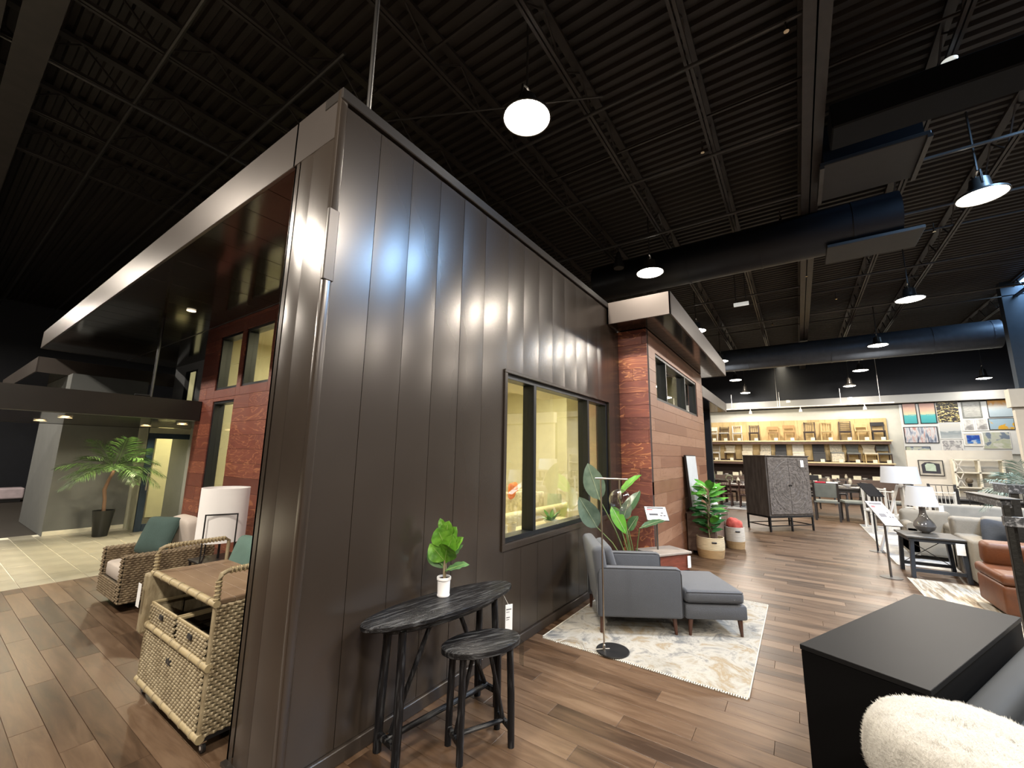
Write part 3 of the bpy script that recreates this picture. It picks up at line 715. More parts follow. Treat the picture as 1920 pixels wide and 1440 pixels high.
# bird of paradise behind the armchair
t = thing('bird_of_paradise_plant', 'tall broad-leaved plant in a white pot behind the grey armchair', 'plant', (5.95, 2.05, 0))
m = MB(); m.lathe([(.12, 0), (.17, .03), (.20, .40), (.205, .42), (.18, .42), (.17, .36)], n=28); m.build('pot', mat('pot_cream', (.72, .68, .55), .5), t, smooth=True)
m = MB(); m.lathe([(.001, .37), (.18, .37)], n=20); m.build('soil', MC['soil'], t)
LG = leaf_mat('banana_grey', (.10, .16, .12), (.19, .27, .21), .32); LB = leaf_mat('banana_bright', (.07, .28, .03), (.16, .45, .06), .35); LDK = leaf_mat('banana_dark', (.03, .08, .04), (.07, .14, .07), .3)
wx = 5.95; 
def W(p): return (p[0]-5.95, p[1]-2.05, p[2])
STALK = mat('stalk_green', (.20, .28, .10), .5)
for (fx, fy), mid, tip, wd, mt, nv in [
    ((.02, .03), (5.15, 2.15, 1.27), (5.05, 2.27, 1.73), .27, LG, (-1, -.3, .1)),
    ((-.05, .05), (5.12, 2.18, .93), (4.86, 2.30, 1.31), .25, LG, (-1, -.4, .3)),
    ((.03, 0), (5.75, 2.12, 1.28), (5.70, 1.80, 1.60), .24, LB, (-.6, .3, 1)),
    ((.0, -.02), (5.62, 2.18, 1.15), (5.65, 1.99, .80), .17, LB, (-1, -.4, .5)),
    ((.06, -.02), (5.68, 2.04, .98), (5.62, 1.93, 1.25), .16, LG, (-1, -.2, .2)),
    ((.04, -.05), (5.62, 1.95, .86), (5.55, 1.80, 1.06), .16, LDK, (-.8, 0, .6)),
    ((.08, -.05), (5.75, 1.84, .88), (5.72, 1.50, 1.03), .15, LDK, (-.5, 0, 1)),
    ((-.03, -.03), (5.9, 2.10, 1.0), (6.15, 1.95, 1.35), .18, LDK, (-1, .2, .2))]:
    m = MB(); c = Vector((fx, fy, .36)); q = Vector(W(mid)); m.path([c, c.lerp(q, .5)+Vector((0, 0, .05)), q], [.010, .008, .006], n=7); s_ = m.build('stalk', STALK, t, smooth=True)
    m = MB(); leaf(m, W(mid), W(tip), wd, curl=.12, cup=.22, n=9, nrm=nv, shape=.85); m.build('leaf', mt, t, smooth='all')
    m = MB(); m.path([q, q.lerp(Vector(W(tip)), .5)+Vector(nv).normalized()*.004, Vector(W(tip))], [.005, .004, .001], n=5); m.build('midrib', mat('midrib', (.42, .5, .34), .5), t, smooth=True)

def palm(t, crown, fronds, mt, leafn=34):
    rr = random.Random(5)
    for (dx, dy, dz, droop, ln) in fronds:
        d = Vector((dx, dy, dz)).normalized(); pts = []
        for i in range(9):
            u = i/8; pts.append(Vector(crown)+d*ln*u + Vector((0, 0, -droop*ln*u*u)))
        m = MB(); m.path(pts, [.008*(1-.7*i/8) for i in range(9)], n=5)
        side = d.cross(Vector((0, 0, 1))).normalized()
        for i in range(leafn):
            u = .18+.82*i/leafn; k = min(7, int(u*8)); p = pts[k].lerp(pts[k+1], u*8-k); tg = (pts[k+1]-pts[k]).normalized()
            ll = ln*.42*(math.sin(PI*(.15+.8*u)))+.04
            for s_ in (-1, 1):
                dv = (side*s_*(.9+rr.uniform(-.1, .1)) + tg*.75 + Vector((0, 0, rr.uniform(-.35, .1)))).normalized()
                e = p+dv*ll; w_ = .008; n_ = tg*w_
                mid = p.lerp(e, .5)+Vector((0, 0, .02*ll))
                m.raw([tuple(p), tuple(mid-n_), tuple(e-Vector((0, 0, .12*ll))), tuple(mid+n_)], [(0, 1, 2, 3)])
        m.build('frond', mt, t)
PALM = leaf_mat('palm_leaf', (.015, .045, .010), (.075, .15, .03), .5)
t = thing('potted_palm', 'palm tree in a tapered black pot on the porch tiles', 'plant', (2.57, 12.2, 0))
m = MB(); m.lathe([(.11, 0), (.12, .01), (.175, .52), (.178, .53), (.165, .53), (.16, .48)], n=26); m.build('pot', mat('pot_black', (.012, .013, .012), .35), t, smooth=True)
m = MB(); m.lathe([(.001, .49), (.163, .49)], n=20); m.build('soil', MC['soil'], t)
m = MB(); m.path([(0, 0, .45), (-.02, 0, .75), (-.05, 0, .95), (-.01, .0, 1.15), (.05, 0, 1.35)], [.032, .03, .034, .028, .03], n=9); m.build('trunk', mat('trunk_brown', (.22, .13, .08), .8, bump=.6), t, smooth=True)
palm(t, (.05, 0, 1.38), [(-1, -.2, .45, .35, .98), (-.8, -.6, .25, .45, .85), (-1, .3, .3, .5, .8), (1, -.3, .4, .55, .95), (.9, -.6, .15, .6, .85), (.6, .2, .9, .35, .95), (-.5, -.2, 1.1, .3, 1.0), (.1, -.4, 1.2, .2, .9), (.3, -.9, .5, .6, .8), (-.2, -.9, .7, .6, .8), (.9, .1, .7, .5, .95), (-.7, -.5, .8, .4, .9), (.5, -.7, .9, .45, .85), (-.9, -.1, .1, .6, .8), (.2, -.5, .2, .8, .7), (1, .4, .1, .6, .7)], PALM)

# ================================================================ WICKER
WICK = mat('wicker_tan', (.20, .155, .088), .6, col2=(.36, .30, .19), scale=26, stretch=(1, 1, .35), bump=.3, lo=.35, hi=.65)
WICKB = mat('wicker_core', (.05, .038, .022), .8)
WICK2 = mat('wicker_brown', (.12, .085, .05), .65, col2=(.25, .19, .115), scale=22, stretch=(1, 1, .3), bump=.3, lo=.35, hi=.65)
def weave(m, o, u, v, wd, ht, pitch, post, amp=.006):
    """rows of strands going over and under the posts; o corner, u along, v up"""
    o, u, v = Vector(o), Vector(u).normalized(), Vector(v).normalized(); nr = u.cross(v).normalized()
    vs, fs = [], []; rows = max(1, int(ht/pitch)); pitch = ht/rows; cols = max(2, int(wd/post*2)); base = 0
    for r in range(rows):
        sg = 1 if r % 2 else -1
        for i in range(cols+1):
            x = wd*i/cols; off = amp*sg*math.cos(PI*i/1.0) if i % 2 == 0 else amp*sg*math.cos(PI*i)
            c = o+u*x+v*(pitch*(r+.5))+nr*off
            vs += [tuple(c-v*pitch*.5-nr*.004), tuple(c-v*pitch*.22+nr*.004), tuple(c+v*pitch*.22+nr*.004), tuple(c+v*pitch*.5-nr*.004)]
        for i in range(cols):
            a = base+i*4
            for k in range(3): fs.append((a+k, a+4+k, a+5+k, a+1+k))
        base = len(vs)
    m.raw(vs, fs)
# serving cart
t = thing('wicker_serving_cart', 'tall woven wicker serving cart on black casters at the wall corner', 'cart', (1.27, 3.13, 0))
DX, DY_ = .50, 1.17
for nm, o, u, ln in (('side_panel', (0, -.008, .10), (1, 0, 0), DX), ):
    m = MB(); weave(m, o, u, (0, 0, 1), ln, .75, .022, .045); stuff(m.build('woven_side', WICK, t))
    m = MB(); m.bx(.01, DX, 0, .012, .10, .84); m.build('side_panel', WICKB, t)
m = MB(); weave(m, (.02, DY_-.0, .50), (0, -1, 0), (0, 0, 1), .001, .3, .02, .04); m.bm.free(); 
m = MB(); m.bx(.01, DX, DY_-.012, DY_, .10, .84); m.build('side_panel', WICK, t)
m = MB(); m.bx(-.05, .22, DY_-.03, DY_+.06, .42, .86, bev=.02, seg=2); m.build('side_bin', WICK, t)
RAT = mat('rattan_pale', (.36, .29, .165), .55, var=.15, scale=12, stretch=(1, 3, 1)); 
for y in (.012, DY_-.012):
    m = MB(); m.path([(0, y, .085), (0, y, .86)], .016, n=9); m.build('post', WICK, t, smooth=True)
    m = MB(); m.path([(DX, y, .085), (DX, y, .86)], .016, n=9); m.build('post', WICK, t, smooth=True)
    pts = [(.0, y, .86), (0, y, 1.0), (.012, y, 1.035), (.045, y, 1.05), (DX-.03, y, 1.05), (DX, y, 1.03), (DX, y, .86)]
    m = MB(); m.path(pts, .015, n=10); h = m.build('handle', WICK, t, smooth=True)
    hb = MB()
    for i in range(5): hb.path([(.018*math.cos(a*PI/4), y+.018*math.sin(a*PI/4), .88+i*.026+a*.0015) for a in range(9)], .005, n=5)
    for i in range(16): hb.path([(.06+i*.026+a*.0015, y+.018*math.sin(a*PI/4), 1.05+.018*math.cos(a*PI/4)) for a in range(9)], .005, n=5)
    stuff(hb.build('handle_wrap', RAT, t, smooth=True))
for z, r in ((.86, .022), (.49, .024), (.10, .026)):
    m = MB(); m.rod((-.004, -.01, z), (-.004, DY_+.01, z), r, n=12); rr_ = m.build('front_rail', RAT, t, smooth=True)
    for k in range(7): m = MB(); m.rod((-.004, .08+k*.17, z), (-.004, .10+k*.17, z), r+.003, n=12); m.build('binding', WICK, rr_, smooth=True)
for k in range(5):
    m = MB(); m.bx(0.02+k*.096, .1145+k*.096, .02, DY_-.02, .845, .868, bev=.001); m.build('top_slat', mat('tray_wood', (.17, .11, .065), .5, col2=(.26, .18, .11), scale=6, stretch=(1, .3, 1)), t)
m = MB(); m.bx(.03, DX, .02, DY_-.02, .48, .50); m.build('shelf', WICKB, t)
m = MB(); m.bx(DX-.02, DX, .02, DY_-.02, .10, .84); m.build('back_panel', WICK, t)
m = MB(); weave(m, (-.012, DY_-.03, .125), (0, -1, 0), (0, 0, 1), DY_-.06, .34, .021, .045); stuff(m.build('woven_front', WICK, t))
m = MB(); m.bx(.0, .02, .03, DY_-.03, .12, .47); m.build('front_panel', WICKB, t)
m = MB(); m.box((-.014, .60, .37), (.014, .09, .045), bev=.01, seg=2); m.build('hand_hole', BLACK, t)
for k, (a, b_) in enumerate(((.05, .56), (.60, 1.10))):
    m = MB(); weave(m, (-.006, b_, .515), (0, -1, 0), (0, 0, 1), b_-a, .13, .021, .045); f = stuff(m.build('woven_tray', WICK, t))
    m = MB(); m.path([(0, a, .65), (.40, a, .65), (.40, b_, .65), (0, b_, .65)], .012, closed=True, n=8); m.build('tray_rim', RAT, t, smooth=True)
    m = MB(); m.bx(.01, .39, a+.01, b_-.01, .52, .53); m.build('tray_floor', WICKB, t)
    m = MB(); m.box((-.016, (a+b_)/2, .60), (.012, .07, .035), bev=.008, seg=2); m.build('hand_hole', BLACK, t)
price_tag(t, (-.08, DY_+.0, .71), .07, .17, R(-90), lines=False)
m = MB(); m.bx(.0, DX, .0, .03, .075, .105); m.build('base_skirt', BLACK, t)
for x, y in ((.03, .03), (.03, DY_-.03), (DX-.04, .03), (DX-.04, DY_-.03)):
    m = MB(); m.rod((x-.009, y, .03), (x+.009, y, .03), .03, n=16); q = m.build('caster', BLACK, t, smooth=True)
    m = MB(); m.rod((x-.011, y, .03), (x+.011, y, .03), .012, n=12); m.box((x, y, .068), (.03, .03, .02)); m.build('hub', mat('chrome', (.7, .7, .7), .15, metal=1), q)

def cushion_obj(t, nm, c, d, mt, e=.35, rot=None, pinch=0, n=14):
    m = MB(); m.cushion(c, d, e=e, rot=rot, pinch=pinch, n=n); return m.build(nm, mt, t, smooth='all')
SEATC = mat('oat_fabric', (.52, .46, .41), .85, bump=.3, bscale=120, var=.05)
TEAL = mat('teal_fabric', (.045, .080, .072), .85, bump=.3, bscale=140, var=.1)
def wicker_chair(label, x0, x1, y0, y1):
    t = thing('wicker_armchair', label, 'armchair', ((x0+x1)/2, (y0+y1)/2, 0), 0, 'wicker armchairs by the red timber wall')
    hx, hy = (x1-x0)/2, (y1-y0)/2; aw = .11
    m = MB(); m.bx(-hx, hx, -hy, hy, .10, .30, bev=.01); m.build('base', WICKB, t)
    for s_ in (-1, 1):
        ys = sorted((s_*hy, s_*(hy-aw)))
        m = MB(); m.bx(-hx, hx, ys[0], ys[1], .10, .60, bev=.012); a = m.build('arm', WICKB, t)
        m = MB(); weave(m, (-hx, ys[0]-.006, .10), (1, 0, 0), (0, 0, 1), 2*hx, .5, .024, .05); weave(m, (hx, ys[1]+.006, .10), (-1, 0, 0), (0, 0, 1), 2*hx, .5, .024, .05)
        weave(m, (-hx-.006, ys[1], .10), (0, -1, 0), (0, 0, 1), aw, .5, .024, .05); weave(m, (-hx, ys[0], .606), (1, 0, 0), (0, 1, 0), 2*hx, aw, .02, .05); stuff(m.build('woven_arm', WICK2, t))
    m = MB(); weave(m, (-hx-.006, hy-aw, .10), (0, -1, 0), (0, 0, 1), 2*hy-2*aw, .2, .024, .05); stuff(m.build('woven_front', WICK2, t))
    m = MB(); m.bx(hx-.1, hx, -hy+aw, hy-aw, .1, .72, bev=.012); m.build('back', WICK2, t)
    cushion_obj(t, 'seat_cushion', (-.06, 0, .385), (2*hx-.12, 2*hy-2*aw-.01, .17), SEATC, e=.22)
    cushion_obj(t, 'back_cushion', (hx-.18, 0, .70), (.18, 2*hy-2*aw-.02, .50), SEATC, e=.35, rot=(0, R(-12), 0))
    m = MB(); m.lathe([(.30, .0), (.32, .02), (.30, .10)], n=28); m.build('swivel_base', BLACK, t, smooth=True)
    return t
wicker_chair('brown wicker armchair at the edge of the pale porch tiles', 1.60, 2.48, 6.40, 7.27)
wicker_chair('brown wicker armchair mostly hidden behind the wicker serving cart', 1.78, 2.66, 3.98, 4.85)
def pillow(label, loc, d, rot, mt, nm='throw_pillow', grp=None):
    m = MB(); m.cushion((0, 0, 0), d, e=.45, pinch=.25, n=18); o = m.build(nm, mt, None, smooth='all', loc=loc, rot=rot); tag(o, label, 'pillow', grp)
    mm = MB(); k = 40; pts = []
    for i in range(k):
        th = 2*PI*i/k; f = lambda x: math.copysign(abs(x)**.45, x); q = 1-.10*abs(math.cos(2*th))
        pts.append((f(math.cos(th))*d[0]/2*q, f(math.sin(th))*d[1]/2*q, 0))
    mm.path(pts, .004, n=5, closed=True); mm.build('seam', mt, o, smooth=True)
    return o
pillow('teal green throw pillow leaning in the wicker armchair by the tiles', (2.02, 6.93, .73), (.50, .50, .17), (R(0), R(-68), R(28)), TEAL)
pillow('teal green throw pillow showing above the top of the wicker cart', (2.03, 4.50, .77), (.50, .50, .17), (R(0), R(-70), R(8)), mat('teal_fabric_light', (.085, .15, .125), .85, bump=.3, bscale=140, var=.1))
# table lamp with oval drum shade between the chairs
t = thing('side_table', 'slim black side table between the two wicker armchairs', 'table', (2.25, 5.68, 0))
m = MB(); m.bx(-.22, .22, -.22, .22, .56, .585, bev=.004); m.build('table_top', BLACK, t)
for a in (-1, 1):
    for b_ in (-1, 1): m = MB(); m.bx(a*.20-.01, a*.20+.01, b_*.20-.01, b_*.20+.01, 0, .56); m.build('leg', BLACK, t)
t = thing('table_lamp', 'table lamp with big white drum shade held in a thin black frame', 'lamp', (2.25, 5.68, .585), R(66))
m = MB(); m.lathe([(.235, .20), (.245, .20), (.245, .80), (.235, .80)], n=40, cap=False); m.build('lamp_shade', mat('shade_white', (.8, .78, .76), .7, var=.02, emit=((1, .92, .85), .10)), t, smooth=True)
m = MB()
for a in (-1, 1): m.bar((-.26, a*.15, 0), (-.26, a*.15, .52), .014); m.bar((.26, a*.15, 0), (.26, a*.15, .52), .014)
m.bar((-.26, -.157, .52), (-.26, .157, .52), .014); m.bar((.26, -.157, .52), (.26, .157, .52), .014); m.bar((-.26, .15, .01), (.26, .15, .01), .014); m.bar((-.26, -.15, .01), (.26, -.15, .01), .014); m.rod((0, 0, .0), (0, 0, .3), .012); m.build('frame', BLACK, t)

# ================================================================ CHAISE
GREYF = mat('grey_upholstery', (.060, .066, .080), .8, bump=.35, bscale=160, var=.05, sheen=.2)
PIPEF = mat('grey_piping', (.02, .022, .028), .8)
WALN = mat('walnut_leg', (.06, .022, .012), .35, stretch=(1, 1, .2), scale=10, var=.3)
# local frame: x forwards (towards the foot), y to the chair's left (far side)
t = thing('chaise_armchair', 'grey upholstered armchair with black piping on the cream rug', 'armchair', (4.36, 1.84, 0), R(-57.7))
AW, AL, WD = .13, .86, .84
for y0, nm in ((-.0, 'arm'), (WD-AW, 'arm')):
    m = MB(); m.bx(-.02, AL, y0, y0+AW, .17, .66, bev=.028, seg=3); a = m.build('arm', GREYF, t, smooth=True)
    pp = MB()
    for yy in (y0+.006, y0+AW-.006): pp.path([(AL-.005, yy, .19), (AL-.004, yy, .60), (AL-.018, yy, .645), (AL-.06, yy, .657), (.05, yy, .657), (0, yy, .64), (-.015, yy, .60), (-.015, yy, .19)], .0045, n=5)
    pp.build('piping', PIPEF, a, smooth=True)
m = MB(); m.bx(.02, AL-.03, AW, WD-AW, .17, .30, bev=.02, seg=2); m.build('seat_base', GREYF, t, smooth=True)
m = MB(); m.bx(.12, AL+.0, AW+.004, WD-AW-.004, .30, .455, bev=.04, seg=3); m.build('seat_cushion', GREYF, t, smooth=True)
m = MB(); m.box((.035, WD/2, .53), (.14, WD-.01, .68), rot=(0, R(-8), 0), bev=.05, seg=3); m.build('back', GREYF, t, smooth=True)
m = MB(); m.box((.16, WD/2, .63), (.12, WD-2*AW-.02, .44), rot=(0, R(-16), 0), bev=.05, seg=3); bc = m.build('back_cushion', GREYF, t, smooth=True)
for x, y in ((.03, .05), (AL-.08, .05), (.03, WD-.05), (AL-.08, WD-.05)):
    m = MB(); m.rod((x, y, .17), (x+(-.012 if x < .3 else .012), y, 0), .024, .014, n=12); m.build('leg', WALN, t, smooth=True)
t = thing('ottoman', 'grey upholstered ottoman pushed against the grey armchair', 'ottoman', (4.36, 1.84, 0), R(-57.7))
OX0, OX1, OW = .885, 1.50, WD-.02
m = MB(); m.bx(OX0, OX1+.02, .01, OW, .17, .315, bev=.025, seg=2); m.build('base', GREYF, t, smooth=True)
m = MB(); m.bx(OX0, OX1, .005, OW+.005, .325, .455, bev=.045, seg=4); q = m.build('cushion', GREYF, t, smooth=True)
m = MB(); 
for z in (.435, .345): m.path([(OX0+.02, .012, z), (OX1-.03, .012, z), (OX1-.007, .04, z), (OX1-.007, OW-.04, z), (OX1-.03, OW, z), (OX0+.02, OW, z)], .0045, n=5)
m.build('piping', PIPEF, q, smooth=True)
for x, y in ((OX0+.06, .05), (OX1-.05, .05), (OX0+.06, OW-.05), (OX1-.05, OW-.05)):
    m = MB(); m.rod((x, y, .17), (x+(.012 if x > 1.2 else -.012), y, 0), .026, .014, n=12); m.build('leg', WALN, t, smooth=True)

# ================================================================ RUGS
def rug(label, x0, x1, y0, y1, mt, z=.004, fringe=True, rz=0):
    t = thing('rug', label, 'rug', ((x0+x1)/2, (y0+y1)/2, 0), rz)
    hx, hy = (x1-x0)/2, (y1-y0)/2
    nx, ny = 50, 36; vs = []; fs = []; rr = random.Random(1)
    for j in range(ny+1):
        for i in range(nx+1):
            e = .0 if 0 < i < nx and 0 < j < ny else .003
            vs.append((-hx+2*hx*i/nx, -hy+2*hy*j/ny, .010+.001*math.sin(i*1.7)*math.cos(j*1.3)-e))
    for j in range(ny):
        for i in range(nx): a = j*(nx+1)+i; fs.append((a, a+1, a+nx+2, a+nx+1))
    m = MB(); m.raw(vs, fs); m.bx(-hx, hx, -hy, hy, .001, .006); m.build('pile', mt, t, smooth=True)
    m = MB()
    for q in (((-hx, -hy), (hx, -hy)), ((-hx, hy), (hx, hy))): m.path([(*q[0], .007), (*q[1], .007)], .006, n=6)
    m.build('binding', mat('rug_edge', (.48, .455, .39), .8), t)
    if fringe:
        for x in (-hx, hx):
            m = MB(); n = int(2*hy/.018)
            for k in range(n):
                y = -hy+.018*(k+.5); m.box((x+math.copysign(.012, x), y, .005), (.03, .010, .005), rot=(0, 0, rr.uniform(-.3, .3)))
            stuff(m.build('fringe', MC['rug_edge'], t))
    return t
def rug_mat(name, stops, scale=3.0, stretch=(1, 1, 1)):
    m, t, b = nt(name); tc = node(t, 'ShaderNodeTexCoord'); mp = node(t, 'ShaderNodeMapping'); mp.inputs['Scale'].default_value = stretch
    t.links.new(tc.outputs['Object'], mp.inputs[0])
    a = node(t, 'ShaderNodeTexNoise', i_Scale=scale, i_Detail=7.0, i_Roughness=.7, i_Distortion=.8); t.links.new(mp.outputs[0], a.inputs['Vector'])
    t.links.new(ramp(t, a.outputs['Fac'], stops), b.inputs['Base Color'])
    n2 = node(t, 'ShaderNodeTexNoise', i_Scale=220.0); t.links.new(tc.outputs['Object'], n2.inputs['Vector'])
    bp = node(t, 'ShaderNodeBump', i_Strength=.5, i_Distance=.004); t.links.new(n2.outputs['Fac'], bp.inputs['Height']); t.links.new(bp.outputs[0], b.inputs['Normal'])
    b.inputs['Roughness'].default_value = .9
    return m
RUG1 = rug_mat('rug_cream', [(.34, (.10, .105, .115)), (.42, (.21, .205, .19)), (.49, (.34, .325, .29)), (.56, (.28, .262, .225)), (.62, (.235, .18, .11)), (.68, (.30, .28, .24))], 3.4)
rug('cream and gold distressed rug under the grey armchair', 3.96, 6.45, .47, 2.30, RUG1)
RUG2 = rug_mat('rug_grey', [(.35, (.18, .19, .22)), (.5, (.34, .34, .33)), (.65, (.40, .39, .37))], 2.2)
rug('pale blue grey rug under the white tripod lamp', 10.3, 15.9, -3.9, -1.30, RUG2, fringe=False)
RUG3 = rug_mat('rug_stripes', [(.38, (.14, .105, .07)), (.47, (.28, .235, .17)), (.53, (.38, .355, .30)), (.6, (.40, .38, .34))], 3.0, (.5, 5, 1))
rug('cream rug with brown streaks in front of the beige sofa', 5.9, 9.30, -3.9, -1.27, RUG3, fringe=False)
rug('light patterned rug under the far dark dining table', 17.4, 20.5, 1.6, 2.7, RUG2, fringe=False)

# ================================================================ FLOOR LAMP
t = thing('floor_lamp', 'slim steel floor lamp with clear glass globe and round black base', 'lamp', (4.07, 1.60, 0))
m = MB(); m.lathe([(.001, .012), (.15, .012), (.155, .016), (.152, .024), (.001, .024)], n=40, cap=False); m.build('base', BLACK, t, smooth=True)
m = MB(); m.lathe([(.013, .024), (.013, .07), (.008, .075), (.008, 1.60), (.012, 1.60)], (-.06, .06, 0), n=14); m.build('pole', BRASS, t, smooth=True)
m = MB(); m.rod((-.08, .11, 1.605), (-.01, -.20, 1.605), .0085); m.build('arm', BRASS, t, smooth=True)
gx, gy, gz = -.025, -.12, 1.405
m = MB(); m.rod((gx, gy, 1.60), (gx, gy, 1.47), .007); m.lathe([(.011, 0), (.018, -.01), (.018, -.07), (.011, -.075)], (gx, gy, 1.49), n=14); m.build('drop_rod', BRASS, t, smooth=True)
m = MB(); r = .105; m.lathe([(r*math.sin(a), r*math.cos(a)) for a in [R(12+i*11.9) for i in range(15)]], (gx, gy, gz), n=32, cap=False); m.build('glass_globe', glass('globe_glass', (.93, .93, .92), 2.2), t, smooth='all')
m = MB(); m.lathe([(.001, -.03), (.02, -.02), (.026, 0), (.018, .025), (.01, .035)], (gx, gy, gz-.01), n=16); m.build('bulb', glass('bulb_glass', (.9, .85, .8), 2), t, smooth='all')
m = MB(); m.path([(.0, .03, .026), (-.10, .12, .03), (-.14, .22, .03), (-.02, .30, .03), (-.06, .45, .03), (-.2, .5, .03)], .004, n=6); m.build('cord', mat('cord_clear', (.4, .38, .35), .3), t, smooth=True)

# sign on a stand by the bench
def sign_stand(label, x, y, zt, rz, tilt, dark=False, w_=.30, h=.24):
    t = thing('sign_stand', label, 'sign', (x, y, 0), rz)
    m = MB(); m.lathe([(.14, 0), (.14, .008), (.02, .014)], n=24); m.build('base', mat('stand_grey', (.09, .085, .08), .4, metal=.5), t, smooth=True)
    m = MB(); m.bar((0, 0, .01), (0, 0, zt-.04), .03, .02); m.build('post', MC['stand_grey'] if not dark else BLACK, t)
    M = Matrix.Translation((0, 0, zt)) @ Matrix.Rotation(tilt, 4, 'X')
    m = MB(); m.box((0, 0, 0), (w_+.02, h+.02, .012), M=M, bev=.003); p = m.build('plate', mat('sign_black', (.006, .006, .007), .8, spec=.08) if dark else MC['stand_grey'], t)
    if not dark:
        m = MB(); m.box((0, 0, .008), (w_, h, .003), M=M); m.build('paper', PAPER, t)
        m = MB(); m.box((0, h*.40, .0105), (w_*.8, h*.09, .001), M=M); m.build('print_line', INK, p)
        m = MB(); m.box((-w_*.28, h*.27, .0105), (w_*.28, h*.08, .001), M=M); m.build('red_mark', mat('print_red', (.5, .05, .06), .6), p)
        m = MB(); m.box((-w_*.15, -h*.10, .0105), (w_*.42, h*.15, .001), M=M); m.build('printed_sofa', INK, p)
        for a, b_ in ((.27, .02), (.2, -.17), (.36, -.17)): m = MB(); m.box((w_*a, h*b_, .0105), (w_*.12, h*.08, .001), M=M); m.build('printed_sofa', INK, p)
    return t
sign_stand('white printed info sign on a stand by the timber corner', 6.42, 1.80, 1.00, R(-62), R(38), w_=.30, h=.26)
sign_stand('slanted printed sign on a thin grey stand before the end table', 9.15, -1.06, .98, R(-72), R(30), w_=.22, h=.62)
sign_stand('thin stand with empty black slanted plate beyond the printed sign', 11.5, -1.18, 1.22, R(-70), R(30), dark=True, w_=.25, h=.45)

# wood bench/box table by the timber corner
t = thing('box_table', 'low reddish box table with a greige top behind the grey armchair', 'table', (6.48, 1.80, 0), R(-32))
m = MB(); m.bx(-.33, .33, -.30, .13, .47, .50, bev=.004); m.build('table_top', mat('greige_top', (.30, .26, .225), .45), t)
m = MB(); m.bx(-.30, .30, -.27, .10, .02, .47, bev=.004); m.build('body', mat('mahogany', (.17, .045, .028), .35, scale=8, stretch=(1, 1, 4), var=.3), t)
m = MB(); m.bx(-.305, .30, -.275, -.27, .24, .25); m.build('drawer_gap', BLACK, t)
price_tag(t, (.28, -.29, .36), .06, .16, 0, lines=False)

# chest against the timber bay with picture, vase, baskets, plant
t = thing('low_chest', 'grey brown low chest against the timber wall behind the basket plants', 'chest', (9.75, 1.66, 0))
CH = mat('chest_brown', (.13, .085, .065), .5, scale=5, var=.2, stretch=(1, 1, 5))
m = MB(); m.bx(-.85, .85, -.25, .25, .06, .74, bev=.004); m.build('body', CH, t)
m = MB(); m.bx(-.87, .87, -.27, .26, .74, .77, bev=.004); m.build('top', CH, t)
for k in range(3):
    m = MB(); m.bx(-.82+k*.55, -.29+k*.55, -.262, -.25, .10, .72, bev=.003); d_ = m.build('door', CH, t); m = MB(); m.rod((-.35+k*.55, -.28, .42), (-.35+k*.55, -.262, .42), .012); m.build('knob', BRASS, d_)
for a in (-.8, .8):
    for b_ in (-.2, .2): m = MB(); m.box((a, b_, .03), (.05, .05, .06)); m.build('foot', CH, t)
price_tag(t, (-.50, -.29, .66), .06, .16, R(-35), lines=True)
t = thing('framed_picture', 'framed landscape print leaning on the timber wall above the chest', 'picture', (9.32, 1.80, .775), 0)
Mx = Matrix.Rotation(R(-4), 4, 'X')
m = MB(); m.bx(-.47, .47, -.02, .02, 0, 1.10, bev=.003); 
bmesh.ops.transform(m.bm, matrix=Mx, verts=m.bm.verts); m.build('frame', mat('frame_black', (.015, .012, .012), .4), t)
m = MB(); m.bx(-.45, .45, -.024, -.02, .02, 1.08); bmesh.ops.transform(m.bm, matrix=Mx, verts=m.bm.verts); m.build('print_sheet', mat('print_pale', (.62, .64, .64), .3, var=.05), t)
m = MB(); vs = [(-.45, .02), (.45, .02), (.45, .30), (.28, .42), (.1, .34), (-.1, .50), (-.25, .38), (-.45, .45)]; m.raw([(x, -.026, z) for x, z in vs], [tuple(range(len(vs)))]); bmesh.ops.transform(m.bm, matrix=Mx, verts=m.bm.verts); m.build('printed_hills', mat('print_hills', (.25, .27, .25), .4, var=.3), t)
m = MB(); m.lathe([(.04, 0), (.075, .03), (.085, .10), (.05, .17), (.03, .20), (.035, .23)], (0, 0, 0), n=20); tag(m.build('white_vase', mat('vase_white', (.75, .73, .68), .4), None, smooth=True, loc=(9.55, 1.50, .772)), 'small white vase on the low chest behind the leafy plant', 'vase')

